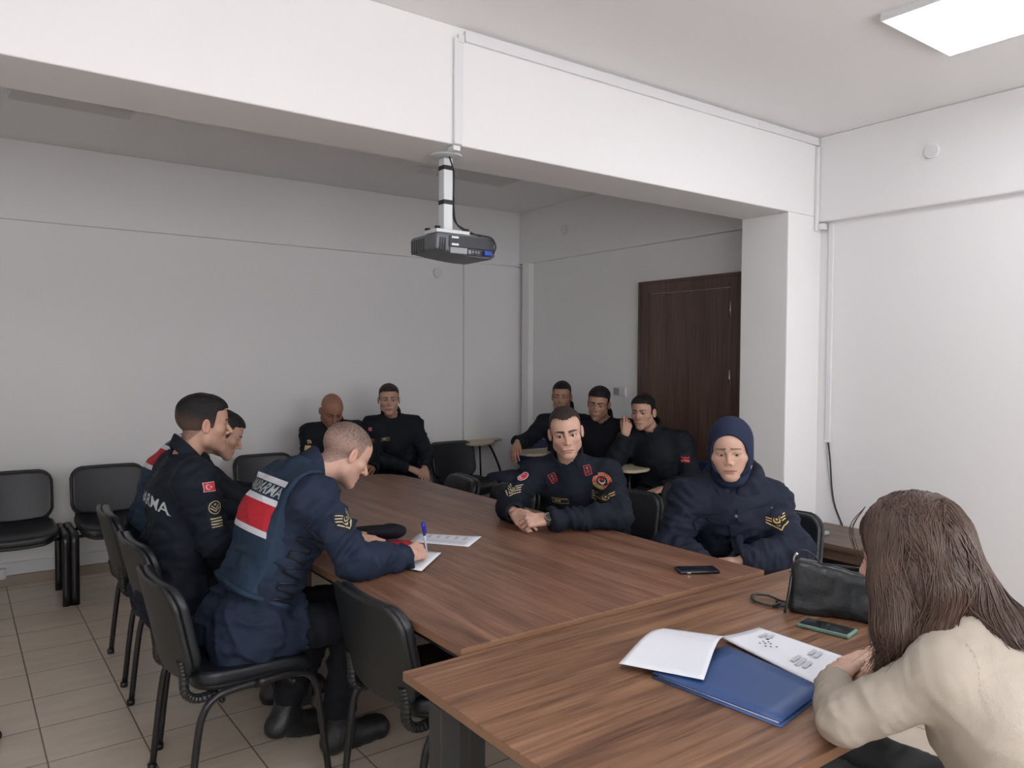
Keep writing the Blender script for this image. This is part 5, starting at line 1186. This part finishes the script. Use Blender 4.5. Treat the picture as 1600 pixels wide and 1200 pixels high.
# knitted seam down the armhole of the sweater
D = Dec()
for k in range(16): D.rect(0.004 * math.sin(k * 0.6), 0.07 - k * 0.0095, 0.006, 0.0035, KNIT, 0)
on(fw, 'armhole_seam', D, fw.sh[0] + A(0.01, -0.03, -0.01), (-0.62, -0.75, 0.25), (0, 0, 1), None, 0.0015)
# other sleeve patches
D = Dec(); D.rect(0, 0, 0.066, 0.058, DKP, 0); D.rect(0, -0.010, 0.060, 0.020, REDP, 1); D.line([(-0.028, 0.016), (-0.010, 0.006), (0.010, 0.006), (0.028, 0.016)], 0.009, REDP, 1); D.line([(-0.028, -0.004), (0, 0.004), (0.028, -0.004)], 0.0035, DKP, 2); D.line([(-0.028, -0.013), (0, -0.006), (0.028, -0.013)], 0.003, LGOLD, 2); D.ring(0, 0.012, 0.0, 0.007, REDP, 2)
a = mid(r3.sh[0], r3.el[0], 0.45); on(r3, 'sleeve_patch', D, a, (-0.85, -0.52, 0.1), (0, 0, 1))
D = Dec(); D.ring(0, 0.028, 0.012, 0.022, GOLD, 0, 18, -0.3, 2.3); D.ring(0, 0.028, 0.0, 0.012, DKP, 0); D.star(0, 0.028, 0.010, LGOLD, 1); D.rect(0, -0.012, 0.046, 0.038, GOLD, 0)
a = mid(bald.sh[1], bald.el[1], 0.40); on(bald, 'sleeve_patch', D, a, (-0.55, -0.82, 0.1), (0.05, 0, 1))
a = mid(m8.sh[1], m8.el[1], 0.10); on(m8, 'flag_patch', flagdec(0.032, 0.022), a, (-0.6, -0.8, 0.05))
D = Dec(); D.line([(-0.02, 0.0), (0.0, 0.012), (0.02, 0.008)], 0.008, REDP, 0); D.line([(-0.02, -0.012), (0.0, -0.002), (0.02, -0.010)], 0.006, REDP, 0)
a = mid(m8.sh[1], m8.el[1], 0.45); on(m8, 'sleeve_patch', D, a, (-0.6, -0.8, 0.05))
D = Dec(); D.rect(0, 0, 0.07, 0.018, DKP, 0); D.line([(-0.035, -0.009), (0.035, -0.009), (0.035, 0.009), (-0.035, 0.009), (-0.035, -0.009)], 0.002, LGOLD, 1); D.rect(-0.005, 0, 0.03, 0.006, GOLD, 1)
on(m8, 'name_tape', D, m8.neck - m8.up * 0.14 + m8.fr * 0.1 - m8.side * 0.09, m8.fr, m8.up)

# ------------------------------------------------------------ things held, worn and lying on the tables
# wristwatch on the officer's left wrist
ax = nrm(off.wr[0] - off.el[0]); wc = off.wr[0] + ax * 0.018; nw_ = nrm(A(-0.30, -0.80, 0.55) - ax * (A(-0.30, -0.80, 0.55) @ ax))
t = thing('wristwatch', 'round steel wristwatch with dark dial on the officer\'s wrist', 'watch', tuple(wc))
s2 = np.cross(ax, nw_); bm = bmesh.new(); n = 24; pr = []
for k in range(n):
    a = 2 * PI * k / n; pr.append([bm.verts.new(Vector(nw_ * math.cos(a) * rr * 0.88 + s2 * math.sin(a) * rr + ax * zz)) for rr, zz in ((0.0285, -0.010), (0.0315, -0.010), (0.0315, 0.010), (0.0285, 0.010))])
for k in range(n):
    for j in range(4): bm.faces.new((pr[k][j], pr[k][(j + 1) % 4], pr[(k + 1) % n][(j + 1) % 4], pr[(k + 1) % n][j]))
STEEL = mat('watch_steel', srgb(150, 146, 132), 0.3, metal=0.9)
obj('strap', bm, STEEL, t, True); disc('case', tuple(nw_ * 0.031), 0.021, tuple(nw_), 0.012, STEEL, t, 32, 0.08); disc('dial', tuple(nw_ * 0.0375), 0.0165, tuple(nw_), 0.0012, mat('dial', srgb(48, 48, 54), 0.25), t, 32)

def sheetobj(name, quad, z, m, parent=None, nx=14, ny=14, fz=None, th=0.0006):
    q = [A(*p) for p in quad]; V = []; F = []
    for j in range(ny + 1):
        for i in range(nx + 1):
            a, b = i / nx, j / ny; p = q[0] * (1 - a) * (1 - b) + q[1] * a * (1 - b) + q[2] * a * b + q[3] * (1 - a) * b; V.append((p[0], p[1], z + (fz(a, b) if fz else 0)))
    F = [(j * (nx + 1) + i, j * (nx + 1) + i + 1, (j + 1) * (nx + 1) + i + 1, (j + 1) * (nx + 1) + i) for j in range(ny) for i in range(nx)]
    o = pyobj(name, V, F, m, parent); s = o.modifiers.new('s', 'SOLIDIFY'); s.thickness = th; s.offset = 1; return o
def quadpt(q, a, b): q = [A(*p) for p in q]; return q[0] * (1 - a) * (1 - b) + q[1] * a * (1 - b) + q[2] * a * b + q[3] * (1 - a) * b
def prints(q, z, rows, m, parent, name='print_block'):
    for (a0, a1, b0, b1) in rows:
        bm = bmesh.new(); bm.faces.new([bm.verts.new((*quadpt(q, a, b)[:2], z)) for a, b in ((a0, b0), (a1, b0), (a1, b1), (a0, b1))]); obj(name, bm, m, parent)
TZ = 0.7524; NZ = 0.7403
# blue folder with an open stapled report on it
BLUEF = mat('folder_blue', srgb(58, 86, 138), 0.4, bump=0.1, bscale=500)
fq = [(1.425, 1.335), (1.462, 0.985), (1.700, 1.025), (1.735, 1.345)]
t = thing('document_folder', 'blue hard folder lying on the near table under the open papers', 'folder', (0, 0, 0))
sheetobj('back_cover', fq, NZ + 0.0004, BLUEF, t, 2, 2, None, 0.003)
sheetobj('front_cover', [(x + 0.003, y + 0.003) for x, y in fq], NZ + 0.0105, BLUEF, t, 6, 6, None, 0.0032)
sheetobj('inner_sheets', [(1.437, 1.325), (1.470, 0.998), (1.690, 1.035), (1.725, 1.335)], NZ + 0.0038, PAPER, t, 1, 1, None, 0.006)
rq = [(1.775, 1.395), (1.715, 1.040), (1.945, 1.095), (1.950, 1.395)]
t = thing('report', 'open printed report with its first page folded over to the left', 'paper', (0, 0, 0))
sheetobj('page_stack', rq, NZ + 0.0006, PAPER, t, 12, 12, lambda a, b: 0.010 * (1 - b) ** 2 * (1 - 0.8 * a), 0.006)
lq = [(1.395, 1.425), (1.480, 1.215), (1.770, 1.385), (1.680, 1.530)]
sheetobj('folded_page', lq, NZ + 0.016, PAPER, t, 16, 12, lambda a, b: 0.004 + 0.030 * math.sin(min(1, b * 1.02) * PI) * (0.3 + 0.7 * b) - 0.004 * (1 - b) + 0.008 * a * (1 - b), 0.0006)
zz = NZ + 0.0175
prints(rq, zz, [(0.28 + 0.035 * k, 0.30 + 0.035 * k, c, c + 0.03) for k, c in ((0, 0.30), (1, 0.36), (0, 0.40), (2, 0.28), (1, 0.45), (3, 0.33), (2, 0.42), (0, 0.52), (4, 0.40))], INK, t, 'printed_mark')
prints(rq, zz - 0.005, [(0.16, 0.20, 0.60, 0.80), (0.22, 0.26, 0.62, 0.84), (0.62, 0.66, 0.25, 0.50), (0.68, 0.72, 0.2, 0.48), (0.74, 0.78, 0.22, 0.45), (0.66, 0.70, 0.65, 0.85), (0.72, 0.76, 0.62, 0.84)], PALEINK, t)
# sheets on the long table
q1 = [(1.60, 2.935), (1.755, 2.70), (1.905, 2.825), (1.715, 3.05)]
t = sheetobj('paper_sheet', q1, TZ + 0.0002, PAPER, None, 8, 8, lambda a, b: 0.002 * a * a); tag(t, 'printed white sheet lying in the middle of the long table beyond the pen', 'paper')
prints(q1, TZ + 0.0045, [(0.06 + 0.145 * k, 0.11 + 0.145 * k, 0.50, 0.80) for k in range(6)] + [(0.1, 0.9, 0.30, 0.33), (0.1, 0.9, 0.20, 0.23)], PALEINK, t)
q2 = [(1.33, 2.66), (1.40, 2.475), (1.60, 2.665), (1.50, 2.83)]
t = sheetobj('paper_sheet', q2, TZ + 0.0040, PAPER, None, 8, 8, lambda a, b: 0.003 * a); tag(t, 'white sheet the writing man is signing, under his pen hand', 'paper')
q3 = [(1.36, 2.80), (1.42, 2.70), (1.59, 2.86), (1.53, 2.93)]
t = thing('file_cover', 'red and white file under the cap on the long table', 'folder', (0, 0, 0))
sheetobj('cover', [(1.40, 2.86), (1.55, 2.80), (1.60, 2.93), (1.46, 3.06)], TZ + 0.0048, RED, t, 3, 3, None, 0.002)
sheetobj('white_edge', [(1.385, 2.83), (1.54, 2.765), (1.552, 2.798), (1.397, 2.86)], TZ + 0.0048, PAPER, t, 3, 3, None, 0.002)
# pen in the writing hand
p1 = A(1.535, 2.668, 0.760); p2 = A(1.488, 2.622, 0.905)
t = thing('pen', 'blue ballpoint pen upright in the writing man\'s hand', 'pen', tuple(p1)); dv = p2 - p1
PENB = mat('pen_blue', srgb(30, 40, 170), 0.3)
bm = bmesh.new(); tube(bm, [(0, 0, 0), tuple(dv * 0.06)], [0.0008, 0.0035], 10); obj('tip', bm, CHROME, t, True)
bm = bmesh.new(); tube(bm, [tuple(dv * 0.06), tuple(dv * 0.66)], 0.0042, 10); obj('barrel', bm, mat('pen_clear', srgb(200, 205, 225), 0.2), t, True)
bm = bmesh.new(); tube(bm, [tuple(dv * 0.62), tuple(dv)], 0.0062, 10); obj('cap', bm, PENB, t, True)
bm = bmesh.new(); tube(bm, [tuple(dv * 0.95 + A(0.008, -0.004, 0)), tuple(dv * 0.68 + A(0.008, -0.004, 0))], 0.002, 6); obj('clip', bm, PENB, t, True)
# folded cap
cc = A(1.485, 3.03, TZ + 0.0068)
t = thing('folded_cap', 'black folded side cap with gold trim lying on the red file', 'cap', tuple(cc), math.radians(-24))
fcp = combine([('+', cone((-0.10, 0, 0.026), (0.085, 0, 0.030), 0.026, 0.030), 0), ('+', ell((0.0, 0, 0.036), (0.125, 0.045, 0.022)), 0.02), ('+', cone((0.06, 0.0, 0.035), (0.11, 0.0, 0.032), 0.028, 0.020), 0.02), ('-', cone((-0.13, -0.005, 0.072), (0.07, -0.01, 0.065), 0.014, 0.010), 0.008), ('&', plane((0, 0, 0.0005), (0, 0, -1)), 0.002)])
sdfobj('crown', fcp, (-0.16, -0.08, -0.02), (0.16, 0.08, 0.09), 0.005, fabric('cap_cloth', srgb(22, 24, 32)), t)
tubeobj('gold_trim', smoothpath([(-0.115, -0.030, 0.045), (-0.08, -0.040, 0.048), (-0.04, -0.046, 0.040)], 5), 0.003, GOLD, t)
tubeobj('strap', smoothpath([(-0.02, -0.047, 0.040), (0.03, -0.075, 0.004), (0.045, -0.12, 0.002)], 5), 0.003, BLKC, t)
# phones
PHB = mat('phone_black', (0.006, 0.007, 0.010, 1), 0.15); GLASS = mat('phone_glass', (0.01, 0.012, 0.016, 1), 0.06, coat=0.3)
def phone(label, c, rz, l, w_, casem, off_=0.0):
    t = thing('mobile_phone', label, 'phone', c, rz)
    bm = bmesh.new(); bx(bm, (-l / 2, -w_ / 2, 0.0003), (l / 2, w_ / 2, 0.0115), 0.004, 3); obj('case', bm, casem, t)
    bm = bmesh.new(); bx(bm, (-l / 2 + 0.006, -w_ / 2 + 0.006, 0.0112), (l / 2 - 0.006, w_ / 2 - 0.006, 0.0125), 0.0005, 1); obj('screen', bm, GLASS, t)
    bm = bmesh.new(); bx(bm, (-0.05, -w_ / 2 - 0.0012, 0.004), (-0.035, -w_ / 2 + 0.001, 0.008), 0.0004, 1); obj('side_button', bm, CHROME, t); return t
phone('black mobile phone on the long table in front of the headscarf woman', (2.26, 1.895, 0.7523), math.atan2(-0.09, 0.14) + 0.03, 0.155, 0.078, PHB)
CASEG = mat('case_sage', srgb(104, 138, 128), 0.45)
phone('phone in sage green case lying beside the black handbag', (2.115, 1.275, NZ), math.atan2(-0.16, 0.03), 0.155, 0.078, CASEG)
# handbag
BAGL = mat('bag_leather', (0.010, 0.013, 0.015, 1), 0.30, bump=0.35, bscale=28)
t = thing('handbag', 'soft black leather handbag with strap lying on the near table', 'bag', (2.275, 1.32, NZ), math.radians(-62))
def bagf(p):
    q = p.copy(); q[:, 2] = q[:, 2] / (1.0 - 0.9 * np.clip(q[:, 0], -0.2, 0.2) * (q[:, 0] > 0) - 0.10 * np.sin(np.clip(q[:, 0], -0.2, 0.2) * 14 + 1.2)); z = q[:, 2]; q[:, 1] = q[:, 1] / (1.0 - 3.2 * np.clip(z, 0, 0.2)); sx = 1 - 0.9 * np.clip(z - 0.02, 0, 0.2); q[:, 0] = q[:, 0] / sx
    d = rbox((0, 0, 0.078), (0.165, 0.058, 0.078), 0.03)(q) * 0.62
    return d + 0.006 * vnoise(p * A(11, 16, 20), 8) - 0.004 * np.abs(vnoise(p * A(24, 10, 22), 3))
Vb, Fb = surf(bagf, (-0.21, -0.10, -0.03), (0.21, 0.10, 0.19), 0.005); Vb = polish(bagf, Vb); Vb[:, 2] = np.maximum(Vb[:, 2], 0.0006)
mesh_of('pouch', Vb, Fb, BAGL, t)
tubeobj('zip', smoothpath([(-0.14, 0, 0.150), (-0.05, 0.003, 0.158), (0.05, -0.003, 0.158), (0.14, 0, 0.150)], 5), 0.004, BAGL, t, 8, 0.6)
tubeobj('carry_strap', smoothpath([(-0.145, 0.0, 0.135), (-0.135, 0.0, 0.185), (-0.115, 0.004, 0.195), (-0.085, 0.005, 0.180), (-0.06, 0.012, 0.155), (0.0, 0.02, 0.150), (0.08, 0.02, 0.155), (0.14, 0.008, 0.150)], 6), 0.0065, BAGL, t, 8, 0.4)
tubeobj('long_strap', smoothpath([(-0.150, 0.02, 0.012), (-0.19, 0.05, 0.006), (-0.235, 0.07, 0.012), (-0.275, 0.045, 0.016), (-0.27, 0.0, 0.010), (-0.22, -0.02, 0.006), (-0.165, -0.01, 0.008)], 6), 0.007, BAGL, t, 8, 0.5)
tubeobj('buckle', smoothpath([(-0.205, -0.030, 0.008), (-0.19, -0.005, 0.012), (-0.20, 0.018, 0.010)], 4), 0.005, BLKPLAST, t, 8)
bm = bmesh.new(); tube(bm, [(-0.148, -0.01, 0.130), (-0.152, -0.022, 0.128)], 0.008, 12); obj('ring', bm, CHROME, t, True)
bm = bmesh.new(); tube(bm, smoothpath([(-0.150, -0.03, 0.120), (-0.156, -0.055, 0.06), (-0.165, -0.07, 0.004)], 5), 0.0045, 8); obj('tassel', bm, BAGL, t, True)
tubeobj('clasp', smoothpath([(-0.140, 0.0, 0.140), (-0.146, -0.004, 0.165), (-0.136, -0.004, 0.186)], 4), 0.005, CHROME, t, 8)
# the toe of somebody's shoe at the left frame edge
t = thing('shoe', 'dark shoe toe entering at the left edge on the tiled floor', 'shoe', (0.10, 3.64, 0), math.radians(-20))
fs = combine([('+', ell((-0.02, 0, 0.035), (0.06, 0.045, 0.036)), 0), ('+', cone((-0.20, 0, 0.045), (-0.04, 0, 0.04), 0.036, 0.038), 0.03), ('+', cone((-0.20, 0, 0.05), (-0.21, 0, 0.10), 0.038, 0.036), 0.03), ('-', cone((-0.215, 0, 0.09), (-0.22, 0, 0.16), 0.028, 0.034), 0.004), ('&', plane((0, 0, 0.012), (0, 0, -1)), 0.002)])
sdfobj('upper', fs, (-0.30, -0.08, -0.01), (0.08, 0.08, 0.16), 0.006, BOOT, t)
sdfobj('sole', combine([('+', cone((-0.20, 0, 0.008), (-0.015, 0, 0.008), 0.04, 0.047, (0, 0, 1), 0.2), 0), ('&', plane((0, 0, 0.001), (0, 0, -1)), 0.001)]), (-0.30, -0.08, -0.02), (0.08, 0.08, 0.04), 0.005, BLKPLAST, t)
